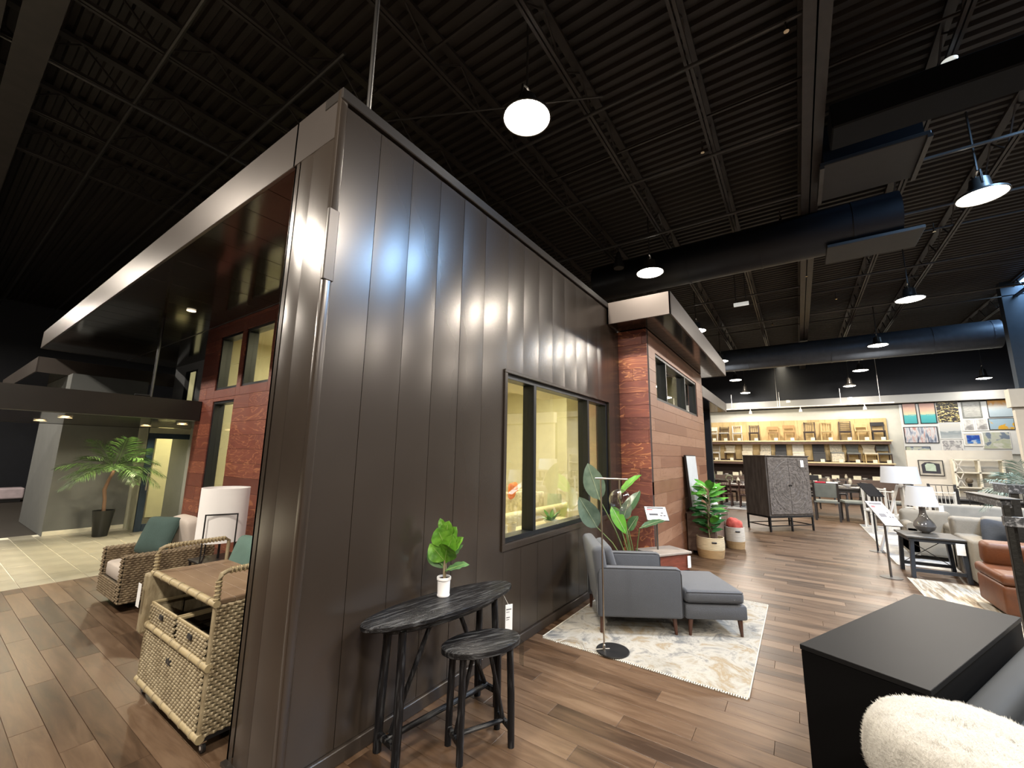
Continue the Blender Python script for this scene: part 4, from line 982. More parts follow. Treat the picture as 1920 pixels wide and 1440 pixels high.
ROPE = mat('basket_rope', (.50, .42, .28), .8, scale=8, stretch=(1, 1, 12), var=.2, bump=.4, bscale=40); ROPE2 = mat('basket_tan', (.32, .21, .10), .8, scale=8, stretch=(1, 1, 12), var=.2, bump=.4, bscale=40)
def basket(label, x, y, r, h, split, mt_top=ROPE):
    t = thing('rope_basket', label, 'basket', (x, y, 0))
    def coils(z0, z1):
        pr = []; n = int((z1-z0)/.012)
        for i in range(n): z = z0+(z1-z0)*i/n; b_ = r*(.90+.12*math.sin(PI*min(1, (z+.02)/h*.75))); pr += [(b_, z), (b_+.005, z+(z1-z0)/n*.5)]
        pr.append((b_, z1)); return pr
    m = MB(); m.lathe([(.001, .0)]+coils(0, split), n=30, cap=False); m.build('lower_band', ROPE2, t, smooth='all')
    m = MB(); m.lathe(coils(split, h), n=30, cap=False); m.build('upper_band', mt_top, t, smooth='all')
    m = MB(); rr = r*(.90+.12*math.sin(PI*.75)); m.path([(rr*math.cos(k*2*PI/28), rr*math.sin(k*2*PI/28), h) for k in range(28)], .008, closed=True, n=6); m.build('rim', mt_top, t, smooth=True)
    m = MB(); m.lathe([(rr-.012, h), (rr*.9, .05), (.001, .05)], n=28, cap=False); m.build('lining', mt_top, t, smooth=True)
    a = R(-155); m = MB(); m.box((rr*1.03*math.cos(a), rr*1.03*math.sin(a), h-.07), (.03, .09, .032), rot=(0, 0, a), bev=.012, seg=2); m.build('hand_hole', BLACK, t)
    return t
basket('two-tone rope basket holding the tall leafy plant', 8.85, 1.50, .235, .36, .15)
basket('white and tan rope basket with a coral cloth, beside the chest', 10.0, 1.22, .18, .42, .15, mat('basket_white', (.52, .48, .42), .8, scale=8, stretch=(1, 1, 12), var=.15, bump=.4, bscale=40))
CORAL = mat('coral_cloth', (.50, .09, .07), .85, var=.2, scale=12, bump=.6, bscale=20)
m = MB(); m.cushion((0, 0, 0), (.30, .30, .24), e=.8, n=14); o = m.build('coral_cloth', CORAL, None, smooth='all', loc=(10.0, 1.22, .47), rot=(R(20), R(10), 0)); tag(o, 'coral red rolled throw standing in the white rope basket', 'throw')
for v in o.data.vertices: v.co *= 1+.12*math.sin(v.co.x*40+v.co.z*25)*math.cos(v.co.y*35)
t = thing('rubber_plant', 'tall glossy leafy plant growing out of the two-tone rope basket', 'plant', (8.85, 1.50, .06))
m = MB(); m.lathe([(.001, .22), (.19, .22), (.19, 0), (.12, 0)], n=20, cap=False); m.build('soil', MC['soil'], t)
m = MB()
for a in range(3): m.path([(.02*a, .01*a, .2), (.03*(a-1), .02, .5), (.05*(a-1), .03*(a-1), .85), (.07*(a-1), .04*(a-1), 1.2)], [.012, .01, .008, .004], n=6)
m.build('stem', STEM, t, smooth=True)
rr = random.Random(11)
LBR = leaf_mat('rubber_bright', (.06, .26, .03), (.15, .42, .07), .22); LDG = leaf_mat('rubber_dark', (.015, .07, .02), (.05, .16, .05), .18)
for k in range(62):
    z = .38+.92*((k+.5)/62)**.9; ang = k*2.399+rr.uniform(-.3, .3); sp = (.30*math.sin(PI*min(1, (z-.15)/1.45))+.06)
    b_ = (.03*math.cos(ang), .03*math.sin(ang), z-.04); tp = (sp*math.cos(ang), sp*math.sin(ang), z+.10*rr.uniform(-.6, 1.4))
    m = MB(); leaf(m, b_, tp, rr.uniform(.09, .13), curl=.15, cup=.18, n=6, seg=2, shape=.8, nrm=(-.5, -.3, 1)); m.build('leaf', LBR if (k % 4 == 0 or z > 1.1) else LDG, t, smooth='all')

# ================================================================ CARVED CABINET
CB = mat('cabinet_wood', (.055, .045, .038), .5, col2=(.115, .098, .085), scale=4, stretch=(4, 4, .6), bump=.3, lo=.35, hi=.7)
CBF = mat('cabinet_carved', (.085, .073, .065), .45, col2=(.175, .155, .142), scale=14, stretch=(1, 1, 2), bump=.8, bscale=30, lo=.35, hi=.7)
t = thing('carved_cabinet', 'tall dark two-door cabinet with carved rings on a black stand', 'cabinet', (12.66, .72, 0), math.atan2(-.92, 1.05))
CW, CD = 1.40, .74
m = MB(); m.bx(0, CW, 0, CD, .38, 1.90, bev=.006); m.build('body', CB, t)
m = MB(); m.bx(-.01, CW+.01, -.03, CD, 1.89, 1.915, bev=.004); m.build('top', CB, t)
for s_ in (0, 1):
    x0, x1 = (.04, CW/2-.004) if s_ == 0 else (CW/2+.004, CW-.04)
    m = MB(); m.bx(x0, x1, -.028, 0, .43, 1.86, bev=.004); d_ = m.build('door', CBF, t)
    for rr_ in (.56, .42, .30, .19, .10):
        pts = []
        for k in range(17):
            a = (PI/2+PI*k/16) if s_ == 0 else (-PI/2+PI*k/16); pts.append((CW/2+(-.006 if s_ == 0 else .006)+rr_*math.cos(a), -.028, 1.145+rr_*1.12*math.sin(a)))
        m = MB(); m.path(pts, .009 if rr_ > .5 else .006, n=6); m.build('carved_ring', CBF, d_, smooth=True)
    m = MB(); m.rod((CW/2+(-.03 if s_ == 0 else .03), -.05, 1.145), (CW/2+(-.03 if s_ == 0 else .03), -.028, 1.145), .02); m.build('knob', BLACK, d_)
    hh = MB(); rq = random.Random(s_)
    for k in range(150):
        x = rq.uniform(x0+.02, x1-.07); z = rq.uniform(.46, 1.82); a_ = math.atan2(z-1.145, x-CW/2)+PI/2; ln = rq.uniform(.03, .07)
        hh.bar((x, -.029, z), (x+ln*math.cos(a_), -.029, z+ln*math.sin(a_)), .006)
    stuff(hh.build('chisel_marks', CB, t))
m = MB(); m.bx(CW-.30, CW-.20, -.034, -.03, 1.62, 1.80); m.build('price_tag', PAPER, t)
m = MB(); m.bx(0, CW, 0, .03, .34, .38); m.bx(0, CW, CD-.03, CD, .34, .38); m.bx(0, .03, 0, CD, .34, .38); m.bx(CW-.03, CW, 0, CD, .34, .38); m.build('stand_frame', BLACK, t)
for x in (.02, CW/2, CW-.02):
    for y in (.02, CD-.02): m = MB(); m.bx(x-.018, x+.018, y-.018, y+.018, 0, .36); m.build('leg', BLACK, t)
m = MB(); m.bx(0, CW, .01, .03, .13, .155); m.bx(0, CW, CD-.03, CD-.01, .13, .155); m.bx(.01, .03, 0, CD, .13, .155); m.bx(CW-.03, CW-.01, 0, CD, .13, .155); m.build('stretcher', BLACK, t)

# ================================================================ BLACK PEDESTAL, LEATHER SEAT, FUR PILLOW
BOXM = mat('matte_black_box', (.010, .010, .0105), .5, var=.08, scale=3, spec=.08)
def quad_box(name, label, cat, pts, z0, z1, mt, th=.03):
    """cabinet with a slab top over a body, outline given by its corners"""
    c = Vector((sum(p[0] for p in pts)/4, sum(p[1] for p in pts)/4, 0)); loc = [(p[0]-c.x, p[1]-c.y) for p in pts]
    t = thing(name, label, cat, tuple(c))
    m = MB(); m.prism(loc, z1-th, z1); m.build('top', mt, t)
    m = MB(); m.prism([(x*.992, y*.992) for x, y in loc], z0, z1-th-.003); m.build('body', mt, t)
    m = MB(); m.prism([(x*.93, y*.93) for x, y in loc], 0, z0); m.build('plinth', BLACK, t)
    return t
# black credenza: 1.90 x .57, turned
t = thing('black_sideboard', 'plain matte black sideboard in the right foreground', 'sideboard', (3.173, .086, 0), R(-24.5))
SL, SD = 1.88, .566
m = MB(); m.bx(0, SL, -SD, 0, .722, .75, bev=.002); m.build('top', BOXM, t)
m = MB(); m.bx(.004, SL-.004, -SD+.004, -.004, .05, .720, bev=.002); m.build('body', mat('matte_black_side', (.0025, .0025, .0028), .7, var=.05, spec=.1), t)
m = MB(); m.bx(.05, SL-.05, -SD+.05, -.05, 0, .05); m.build('plinth', BLACK, t)
VELV = mat('black_velvet', (.0045, .0058, .0065), .75, var=.25, scale=3)
t = thing('black_sofa', 'charcoal black sofa end beside the matte black sideboard', 'sofa', (3.173, .086, 0), R(-24.5))
m = MB(); m.bx(-.25, 1.9, -SD-1.15, -SD-.05, .08, .42, bev=.04, seg=3); m.build('base', VELV, t, smooth=True)
m = MB(); m.bx(-.22, .85, -SD-1.12, -SD-.07, .40, .60, bev=.07, seg=4); m.build('seat_cushion', VELV, t, smooth=True)
m = MB(); m.bx(.86, 1.88, -SD-1.12, -SD-.07, .40, .62, bev=.07, seg=4); m.build('seat_cushion', VELV, t, smooth=True)
m = MB(); m.bx(-.2, 1.85, -SD-.20, -SD-.045, .1, .68, bev=.05, seg=3); m.build('side_panel', VELV, t, smooth=True)
for x in (-.15, 1.8):
    for y in (-SD-1.1, -SD-.15): m = MB(); m.rod((x, y, 0), (x, y, .09), .02); m.build('foot', BLACK, t)
# fur pillow
FUR = mat('white_fur', (.36, .345, .31), .9, var=.10, scale=14, stretch=(1, 3, 1), bump=.8, bscale=60)
m = MB(); m.cushion((0, 0, 0), (.78, .66, .40), e=.75, n=30)
fp = m.build('fur_pillow', FUR, None, smooth='all', loc=(2.44, -.50, .66), rot=(R(4), R(8), R(-40))); tag(fp, 'fluffy ivory fur pillow on the black sofa, bottom right corner', 'pillow')
for v in fp.data.vertices:
    p = v.co; k = math.sin(p.x*16+p.y*9+1.1)*.007 + math.sin(p.y*50+p.x*14)*.002
    g_ = abs(((p.x*.7+p.y*.7)*6.5) % 1-.5); v.co += v.normal*(k-(.010 if g_ < .06 else 0))
rr = random.Random(4); hv, hf = [], []
me_ = fp.data; me_.calc_loop_triangles()
tris = [(me_.vertices[a].co.copy(), me_.vertices[b_].co.copy(), me_.vertices[c].co.copy(), tr.area) for tr in me_.loop_triangles for a, b_, c in [tr.vertices]]
ar = np.cumsum([q[3] for q in tris]); ar /= ar[-1]
for k in range(26000):
    a, b_, c, _ = tris[int(np.searchsorted(ar, rr.random()))]
    u, v = rr.random(), rr.random()
    if u+v > 1: u, v = 1-u, 1-v
    p = a+(b_-a)*u+(c-a)*v; n_ = (b_-a).cross(c-a).normalized()
    if n_.dot(p) < 0: n_ = -n_
    fl_ = (Vector((.5, .85, 0)) - n_*n_.dot(Vector((.5, .85, 0))))
    d = (n_*.28 + fl_*.9 + Vector((rr.uniform(-.35, .35), rr.uniform(-.35, .35), rr.uniform(-.35, .35)))).normalized()*rr.uniform(.010, .019)
    s_ = d.cross(n_); s_ = s_.normalized()*.0011 if s_.length > 1e-6 else Vector((.001, 0, 0))
    i = len(hv); hv += [tuple(p-s_), tuple(p+s_), tuple(p+d)]; hf.append((i, i+1, i+2))
me = bpy.data.meshes.new('fur_hairs'); me.from_pydata(hv, [], hf); me.materials.append(mat('fur_hair', (.42, .405, .365), .9, var=.08, scale=20)); o = bpy.data.objects.new('fur_hairs', me); C.objects.link(o); o.parent = fp; stuff(o)

# ================================================================ END TABLE, LAMP, SOFA
t = thing('end_table', 'dark end table with X-braced metal sides beside the beige sofa arm', 'table', (9.72, -1.66, 0), R(4))
ET = mat('end_table_top', (.045, .042, .037), .45, var=.1); ETL = mat('end_table_leg', (.025, .032, .045), .4)
m = MB(); m.bx(-.36, .36, -.36, .36, .61, .64, bev=.004); m.build('table_top', ET, t)
m = MB(); m.bx(-.33, .33, -.33, .33, .56, .61, bev=.003); m.build('apron', ETL, t)
for a in (-1, 1):
    for b_ in (-1, 1): m = MB(); m.bar((a*.30, b_*.32, 0), (a*.30, b_*.29, .57), .05, .07, bev=.003); m.build('leg', ETL, t)
    m = MB(); m.bar((a*.30, -.31, .12), (a*.30, .31, .12), .03, .05); m.build('side_rail', ETL, t)
m = MB(); m.rod((.30, -.28, .14), (.30, .28, .55), .006); m.rod((.30, .28, .14), (.30, -.28, .55), .006); m.build('cross_brace', BLACK, t)
price_tag(t, (-.37, -.25, .50), .10, .17, R(90), lines=True)
t = thing('ceramic_lamp', 'glossy grey ceramic gourd lamp with white shade on the end table', 'lamp', (9.92, -1.66, .642))
m = MB(); m.lathe([(.05, 0), (.055, .01), (.12, .05), (.145, .11), (.125, .18), (.07, .25), (.045, .32), (.04, .40), (.045, .42)], n=28); m.build('base', mat('grey_glaze', (.10, .095, .092), .08, coat=.6), t, smooth=True)
m = MB(); m.rod((0, 0, .42), (0, 0, .50), .012); m.build('neck', BRASS, t)
SHADE = mat('shade_bluewhite', (.43, .455, .50), .7, var=.01, emit=((.9, .93, 1), .06))
m = MB(); m.lathe([(.215, .44), (.165, .76)], n=36, cap=False); m.build('lamp_shade', SHADE, t, smooth=True)
price_tag(t, (-.13, -.21, .42), .09, .10, R(-50), lines=False)
# tripod lamp
t = thing('tripod_floor_lamp', 'tripod floor lamp with white wooden legs and wide white drum shade', 'lamp', (11.9, -1.72, 0))
LEGW = mat('white_ash', (.50, .48, .45), .5)
for k, (dx, dy) in enumerate(((-.25, .48), (-.20, -.42), (.45, -.05))):
    m = MB(); m.bar((dx, dy, 0), (dx*.12, dy*.12, 1.33), .05, .035, bev=.004); m.build('leg', LEGW, t)
m = MB(); m.rod((0, 0, 1.28), (0, 0, 1.46), .045, .02, n=14); m.build('hub', LEGW, t)
m = MB(); m.lathe([(.32, 1.37), (.285, 1.71)], n=40, cap=False); m.build('lamp_shade', SHADE, t, smooth=True)
# beige sofa
BEIGE = mat('beige_linen', (.20, .182, .150), .85, bump=.3, bscale=90, var=.05)
t = thing('beige_sofa', 'long beige fabric sofa behind the end table with navy pillows', 'sofa', (9.2, -2.02, 0))
m = MB(); m.bx(.02, 1.05, -.30, 0, .05, .67, bev=.05, seg=3); m.build('arm', BEIGE, t, smooth=True)
m = MB(); m.bx(.02, 1.05, -2.6, -2.3, .05, .67, bev=.05, seg=3); m.build('arm', BEIGE, t, smooth=True)
m = MB(); m.bx(.05, 1.05, -2.3, -.3, .05, .30, bev=.03, seg=2); m.build('base', BEIGE, t, smooth=True)
for k in range(2): m = MB(); m.bx(.0, .80, -.31-k*1.0-.98, -.31-k*1.0, .31, .50, bev=.05, seg=3); m.build('seat_cushion', BEIGE, t, smooth=True)
m = MB(); m.bx(.85, 1.12, -2.6, 0, .05, .92, bev=.06, seg=3); m.build('back', BEIGE, t, smooth=True)
for k in range(2): m = MB(); m.box((.80, -.80-k*1.0, .72), (.22, .96, .5), rot=(0, R(-10), 0), bev=.07, seg=3); m.build('back_cushion', BEIGE, t, smooth=True)
NAVYF = mat('navy_fabric', (.008, .014, .026), .8, var=.1, bump=.2); BLUEF = mat('slate_blue_fabric', (.045, .068, .095), .8, var=.1, bump=.2)
pillow('navy throw pillow flopped against the arm of the beige sofa', (9.55, -2.50, .72), (.60, .60, .22), (R(14), R(-42), R(-15)), NAVYF)
pillow('slate blue throw pillow in the middle of the beige sofa', (9.75, -3.12, .74), (.52, .52, .20), (R(-8), R(-60), R(10)), BLUEF)
# two more sofas behind
def sofa_simple(nm, label, loc, rz, L, mt, h=.88):
    t = thing(nm, label, 'sofa', loc, rz)
    m = MB(); m.bx(0, .25, -L, 0, .05, h, bev=.06, seg=3); m.build('back', mt, t, smooth=True)
    m = MB(); m.bx(.2, .95, -L, 0, .05, .44, bev=.04, seg=3); m.build('seat', mt, t, smooth=True)
    for y in (0, -L+.22): m = MB(); m.bx(.0, .95, y-.22, y, .05, .62, bev=.06, seg=3); m.build('arm', mt, t, smooth=True)
    return t
sofa_simple('grey_sofa', 'pale grey sofa back seen beyond the beige sofa', (12.7, -2.38, 0), 0, 2.4, mat('pale_grey_linen', (.22, .212, .19), .85), .93)
t = thing('rolled_arm_chair', 'beige armchair with rolled arm behind the grey ceramic lamp', 'armchair', (11.1, -1.62, 0), 0)
m = MB(); m.bx(0, .8, -.75, .0, .08, .42, bev=.05, seg=3); m.build('seat', BEIGE, t, smooth=True)
m = MB(); m.bx(.6, .85, -.75, 0, .08, .86, bev=.08, seg=3); m.build('back', BEIGE, t, smooth=True)
for y in (0, -.62): m = MB(); m.bx(0, .8, y-.13, y, .08, .56); m.rod((0, y-.065, .58), (.8, y-.065, .58), .085, n=18); m.build('arm', BEIGE, t, smooth=True)
# orange leather armchair
ORL = mat('cognac_leather', (.090, .026, .006), .5, var=.25, scale=5, bump=.2, bscale=40)
t = thing('leather_armchair', 'cognac orange leather armchair behind the black carved frame post', 'armchair', (7.55, -1.86, 0), R(2))
m = MB(); m.bx(0, .80, -.95, 0, .06, .40, bev=.04, seg=3); m.build('base', ORL, t, smooth=True)
m = MB(); m.bx(-.02, .82, -.97, .01, .40, .53, bev=.05, seg=3); m.build('seat_cushion', ORL, t, smooth=True)
m = MB(); m.box((.70, -.50, .66), (.24, .9, .30), rot=(0, R(-8), 0), bev=.07, seg=3); m.build('back_cushion', ORL, t, smooth=True)
# black carved frame (tall console / bar frame)
MOS = mat('carved_dark_stone', (.03, .033, .038), .3, col2=(.28, .29, .31), scale=30, lo=.52, hi=.66, bump=.6)
BPT = mat('black_post', (.010, .010, .009), .4, var=.3, bump=.3)
t = thing('carved_bar_table', 'tall black bar table with carved stone-look rails at the right edge', 'table', (5.6, -1.48, 0))
for x, y in ((0, 0), (.09, -.045), (0, -.9)): m = MB(); m.bar((x, y, 0), (x+.0, y, 1.46), .042, .05, bev=.004); m.build('post', BPT, t)
m = MB(); m.bx(-.02, .92, -.035, .03, 1.435, 1.50, bev=.004); m.build('carved_rail', MOS, t)
m = MB(); m.bx(-.03, .03, -.95, .03, 1.275, 1.36, bev=.004); m.build('carved_rail', MOS, t)
m = MB(); m.bx(-.035, .94, -.10, .04, 1.50, 1.515, bev=.003); m.build('table_top', BPT, t)
t = thing('carved_high_shelf', 'higher black carved shelf with price card behind the bar table', 'shelf', (8.9, -2.45, 0))
for x, y in ((0, 0), (.0, -1.0)): m = MB(); m.bar((x, y, 0), (x, y, 1.50), .08, .08, bev=.004); m.build('post', BPT, t)
m = MB(); m.bx(-.06, .5, -1.3, .06, 1.40, 1.52, bev=.004); m.build('carved_rail', MOS, t)
m = MB(); m.bx(-.08, .55, -1.35, .08, 1.52, 1.535); m.build('glass_top', GLASS, t)
price_tag(t, (-.05, -.28, 1.32), .20, .08, R(-90), lines=False)

# ================================================================ CHAIRS (generic)
def chair(label, loc, rz, mt, kind='slat', seatm=None, h=.92, w_=.44, d_=.42, sh=.46, grp='display chairs', nm='dining_chair', n=5, leg=.04, arms=False):
    """kinds: slat, ladder, spindle, panel, solid, wing, low, splat. The chair faces -x."""
    t = thing(nm, label, 'chair', loc, rz, grp); hw, hd = w_/2, d_/2; seatm = seatm or mt
    if kind == 'solid':
        m = MB(); m.bx(-hd, hd, -hw, hw, .02, sh, bev=.02, seg=2); m.build('skirt', mt, t)
        m = MB(); m.bx(-hd-.01, hd, -hw-.005, hw+.005, sh-.02, sh+.05, bev=.02, seg=2); m.build('seat', seatm, t)
        m = MB(); m.box((hd-.02, 0, (sh+h)/2), (.07, w_, h-sh), rot=(0, R(6), 0), bev=.02, seg=2); m.build('backrest', mt, t); return t
    for a in (-1, 1):
        m = MB(); m.bar((-hd+.02, a*(hw-.02), 0), (-hd+.02, a*(hw-.02), sh-.02), leg); m.build('leg', mt, t)
        if kind in ('wing', 'panel2'): m = MB(); m.bar((hd+.02, a*(hw-.02), 0), (hd-.02, a*(hw-.02), sh-.02), leg); m.build('leg', mt, t)
        else:
            m = MB(); m.bar((hd+.03, a*(hw-.02), 0), (hd-.02, a*(hw-.02), sh), leg); m.bar((hd-.02, a*(hw-.02), sh), (hd+.06, a*(hw-.02)*1.02, h), leg); m.build('leg', mt, t)
    m = MB(); m.box((0, 0, sh), (d_+.02, w_+.01, .045 if seatm is mt else .07), bev=.012, seg=2); m.build('seat', seatm, t)
    m = MB(); m.bx(-hd+.02, hd-.02, -hw+.015, -hw+.03, sh-.07, sh-.02); m.bx(-hd+.02, hd-.02, hw-.03, hw-.015, sh-.07, sh-.02); m.bx(-hd+.01, -hd+.03, -hw+.03, hw-.03, sh-.07, sh-.02); m.build('apron', mt, t)
    bx_ = lambda z: hd-.02+.08*(z-sh)/(h-sh)
    b = MB()
    if kind in ('slat', 'spindle', 'splat'):
        b.bar((bx_(h-.03), -hw, h-.03), (bx_(h-.03), hw, h-.03), .02, .07, up=(1, 0, 0)); b.build('top_rail', mt, t); 
        ns = n
        for k in range(ns):
            y = -hw+.05+(w_-.10)*k/(ns-1); b = MB()
            if kind == 'spindle': b.rod((bx_(sh), y*.8, sh), (bx_(h-.05), y, h-.05), .007)
            else: b.bar((bx_(sh), y, sh), (bx_(h-.05), y, h-.05), .012 if kind == 'slat' else .02, .022)
            b.build('slat', mt, t)
    elif kind == 'ladder':
        b.bm.free()
        for k in range(n):
            z = sh+.12+(h-sh-.15)*k/(n-1); b = MB(); b.bar((bx_(z), -hw+.02, z), (bx_(z), hw-.02, z), .015, .05, up=(1, 0, 0)); b.build('slat', mt, t)
    elif kind == 'low':
        b.box((hd+.02, 0, h-.09), (.03, w_+.04, .20), bev=.012, seg=2); b.build('backrest', mt, t)
    elif kind == 'panel':
        b.box((bx_((sh+h)/2+.05), 0, (sh+h)/2+.06), (.035, w_-.05, h-sh-.14), rot=(0, R(9), 0), bev=.012, seg=2); b.build('backrest', seatm, t)
        b = MB(); b.bar((bx_(h-.02), -hw, h-.02), (bx_(h-.02), hw, h-.02), .03, .04); b.build('top_rail', mt, t)
    elif kind == 'wing':
        vs = [(-.5, .0), (-.42, .5), (-.55, 1), (.55, 1), (.42, .5), (.5, 0)]
        b.prism([(x*w_, z*(h-sh)) for x, z in vs], -.03, .03, M=Matrix.Translation((hd+.0, 0, sh)) @ Matrix(((0, 0, 1, 0), (1, 0, 0, 0), (0, 1, 0, 0), (0, 0, 0, 1)))); b.build('backrest', seatm, t)
    return t
W_ = mat('chair_white', (.55, .53, .48), .5); TAN = mat('chair_oak', (.36, .22, .09), .5); OAKL = mat('chair_light_oak', (.52, .38, .18), .5); DKB = mat('chair_dark', (.045, .025, .018), .45); BLKC = mat('chair_black', (.014, .013, .014), .45)
CRF = mat('cream_fabric', (.66, .60, .47), .85); GRF = mat('charcoal_fabric', (.05, .052, .058), .85); GR2 = mat('midgrey_fabric', (.17, .18, .17), .85); PAT = mat('cream_pattern', (.60, .54, .42), .85, col2=(.42, .40, .34), scale=18, lo=.45, hi=.55); GREEN = mat('olive_fabric', (.14, .15, .13), .7)
UPPER = [('white slip-covered chair at the left end of the upper shelf', 'panel', W_, CRF, .90), ('white ladder-back chair with dark legs on the upper shelf', 'ladder', DKB, W_, .92), ('all white slat-back chair on the upper shelf', 'slat', W_, W_, .98), ('dark splat-back chair with carved crest on the upper shelf', 'splat', DKB, DKB, .98),
  ('tan wooden chair with plain open back on the upper shelf', 'low', TAN, TAN, .86), ('tan wooden chair with wide low back, beside the dark spindle chair', 'low', TAN, TAN, .92), ('dark spindle-back chair, tallest on the upper shelf', 'spindle', DKB, DKB, 1.08), ('light oak slat-back chair between two dark chairs', 'slat', OAKL, OAKL, 1.06),
  ('dark brown ladder-back chair on the upper shelf', 'ladder', DKB, DKB, 1.08), ('low light oak chair with a single back rail', 'low', OAKL, OAKL, .92), ('black chair with broad back panel at the right end of the upper shelf', 'low', BLKC, DKB, .98)]
ux = [4.15, 3.55, 2.85, 2.0, 1.05, .30, -.60, -1.35, -2.12, -2.80, -3.42]
for (lb, kd, mt, sm, h), y in zip(UPPER, ux): 
    chair(lb, (BW-.48, y, 2.82), R(rnd.uniform(-8, 8)), mt, kd, sm, h=h*.93, w_=.50, grp='chairs on the upper display shelf')
    m = MB(); m.bx(BW-.84, BW-.82, y-.2, y-.03, 2.822, 2.97); tag(m.build('shelf_card', mat('card_cream', (.8, .75, .6), .6)), 'small cream price card, %s from the left on the upper chair shelf' % ORD[ux.index(y)], 'card', 'cards on the upper shelf')
LOWER = [('white ladder-style chair at the left end of the lower shelf', 'ladder', W_, W_, .90), ('cream wing-shaped chair on the lower shelf', 'wing', DKB, CRF, .92), ('plain cream slip-covered chair above the carved cabinet', 'solid', CRF, CRF, 1.05), ('cream patterned upholstered chair above the carved cabinet', 'solid', PAT, PAT, 1.05),
  ('dark grey narrow upholstered chair above the carved cabinet', 'solid', GRF, GRF, .98), ('white wide upholstered chair above the carved cabinet', 'solid', W_, CRF, 1.04), ('big charcoal upholstered chair right of the cabinet', 'solid', GRF, GRF, 1.08), ('light grey striped upholstered chair on the lower shelf', 'solid', PAT, GR2, 1.06),
  ('grey chair with curved back and dark legs on the lower shelf', 'wing', DKB, GR2, .98), ('cream chair with pointed back corners near the right end', 'wing', OAKL, CRF, .98), ('grey padded chair with dark legs at the right end of the lower shelf', 'panel', DKB, GR2, .95)]
lx = [4.1, 3.3, 2.40, 1.50, .78, -.02, -.92, -1.68, -2.34, -3.0, -3.52]
for (lb, kd, mt, sm, h), y in zip(LOWER, lx): 
    chair(lb, (BW-.48, y, 1.70), R(rnd.uniform(-8, 8)), mt, kd, sm, h=h*.93, w_=.52, grp='chairs on the lower display shelf')
    if y < -.9 or y > 3: m = MB(); m.bx(BW-.84, BW-.82, y-.2, y-.03, 1.702, 1.85); tag(m.build('shelf_card', MC['card_cream']), 'small cream price card at the foot of the %s chair of the lower shelf' % ORD[lx.index(y)], 'card', 'cards on the lower shelf')

def dtable(label, loc, rz, L, W2, mt, h=.76, trestle=False, nm='dining_table'):
    t = thing(nm, label, 'table', loc, rz); m = MB(); m.bx(-L/2, L/2, -W2/2, W2/2, h-.045, h, bev=.006); m.build('table_top', mt, t)
    m = MB(); m.bx(-L/2+.08, L/2-.08, -W2/2+.08, W2/2-.08, h-.13, h-.045); m.build('apron', mt, t)
    for a in (-1, 1):
        if trestle: m = MB(); m.bar((a*L*.3, -W2*.4, 0), (a*L*.3, W2*.3, h-.1), .08); m.bar((a*L*.3, W2*.4, 0), (a*L*.3, -W2*.3, h-.1), .08); m.build('leg', mt, t)
        else:
            for b_ in (-1, 1): m = MB(); m.bx(a*(L/2-.12)-.045, a*(L/2-.12)+.045, b_*(W2/2-.12)-.045, b_*(W2/2-.12)+.045, 0, h-.1); m.build('leg', mt, t)
    return t
DT = mat('espresso_wood', (.022, .018, .017), .35)
dtable('dark dining table right of the carved cabinet, set with dishes', (17.9, -.95, 0), R(0), 1.5, 2.3, DT, .93)
chair('black chair with grey padded back turned away, right of the cabinet', (16.35, -.62, 0), R(176), DT, 'panel', GREEN, h=1.12, w_=.62, d_=.54, sh=.56, leg=.055, grp='black counter chairs at the near dark table')
chair('black padded chair seen side-on at the near dark dining table', (16.75, -1.28, 0), R(-80), DT, 'panel', GREEN, h=1.14, w_=.60, d_=.54, sh=.56, leg=.055, grp='black counter chairs at the near dark table')
chair('black padded chair beyond the side-on chair, by the white chairs', (17.5, -2.45, 0), R(-85), DT, 'panel', GR2, h=1.14, w_=.60, sh=.56, leg=.055, grp='black counter chairs at the near dark table')
chair('black arch-back chair at the head of the near dark table', (19.9, -.25, 0), R(0), BLKC, 'low', BLKC, h=1.22, w_=.62, sh=.5, grp='black counter chairs at the near dark table')
dtable('long dark dining table left of the carved cabinet', (19.2, 2.0, 0), R(0), 1.6, 1.5, mat('dark_red_wood', (.045, .022, .017), .35), .80)
for k, (x, y, rz, lb) in enumerate(((18.4, 2.45, 180, 'dark tall-back chair at the left corner of the far dark table'), (18.3, 1.75, 180, 'dark chair turned away at the front of the far dark table'), (19.0, 1.15, 95, 'dark chair half hidden behind the carved cabinet'), (20.4, 2.5, 0, 'dark chair facing us across the far dark table'))):
    chair(lb, (x, y, 0), R(rz), MC['dark_red_wood'], 'slat', h=1.0, grp='dark chairs at the far dining table')
dtable('second dark table far left near the back counter', (23.0, 3.2, 0), 0, 1.4, 2.4, DT, .80)
dtable('third dark table at the far back before the counter', (23.0, -.8, 0), 0, 1.2, 3.0, DT, .80)
for k, (x, y, rz, lb) in enumerate(((22.0, 3.6, 180, 'dark chair at the far left back table'), (22.0, -.2, 180, 'dark chair turned away at the third dark table'), (22.0, -1.3, 180, 'dark chair in front of the third table, left of the white chairs'), (24.2, -1.6, 0, 'dark chair behind the third dark table'))):
    chair(lb, (x, y, 0), R(rz), BLKC, 'slat', h=1.0, grp='dark chairs at the back tables')
for k, (x, y, rz, lb) in enumerate(((14.5, -1.72, 165, 'white slat-back chair nearest the tripod lamp'), (15.6, -1.68, 170, 'white slat-back chair just behind the nearest white chair'), (17.2, -2.75, 175, 'white slat-back chair farthest left behind the tripod lamp'), (15.3, -2.95, 170, 'white slat-back chair showing between the two lamp shades'))):
    chair(lb, (x, y, 0), R(rz), W_, 'slat', h=1.08, w_=.52, n=7, grp='white slat-back dining chairs')
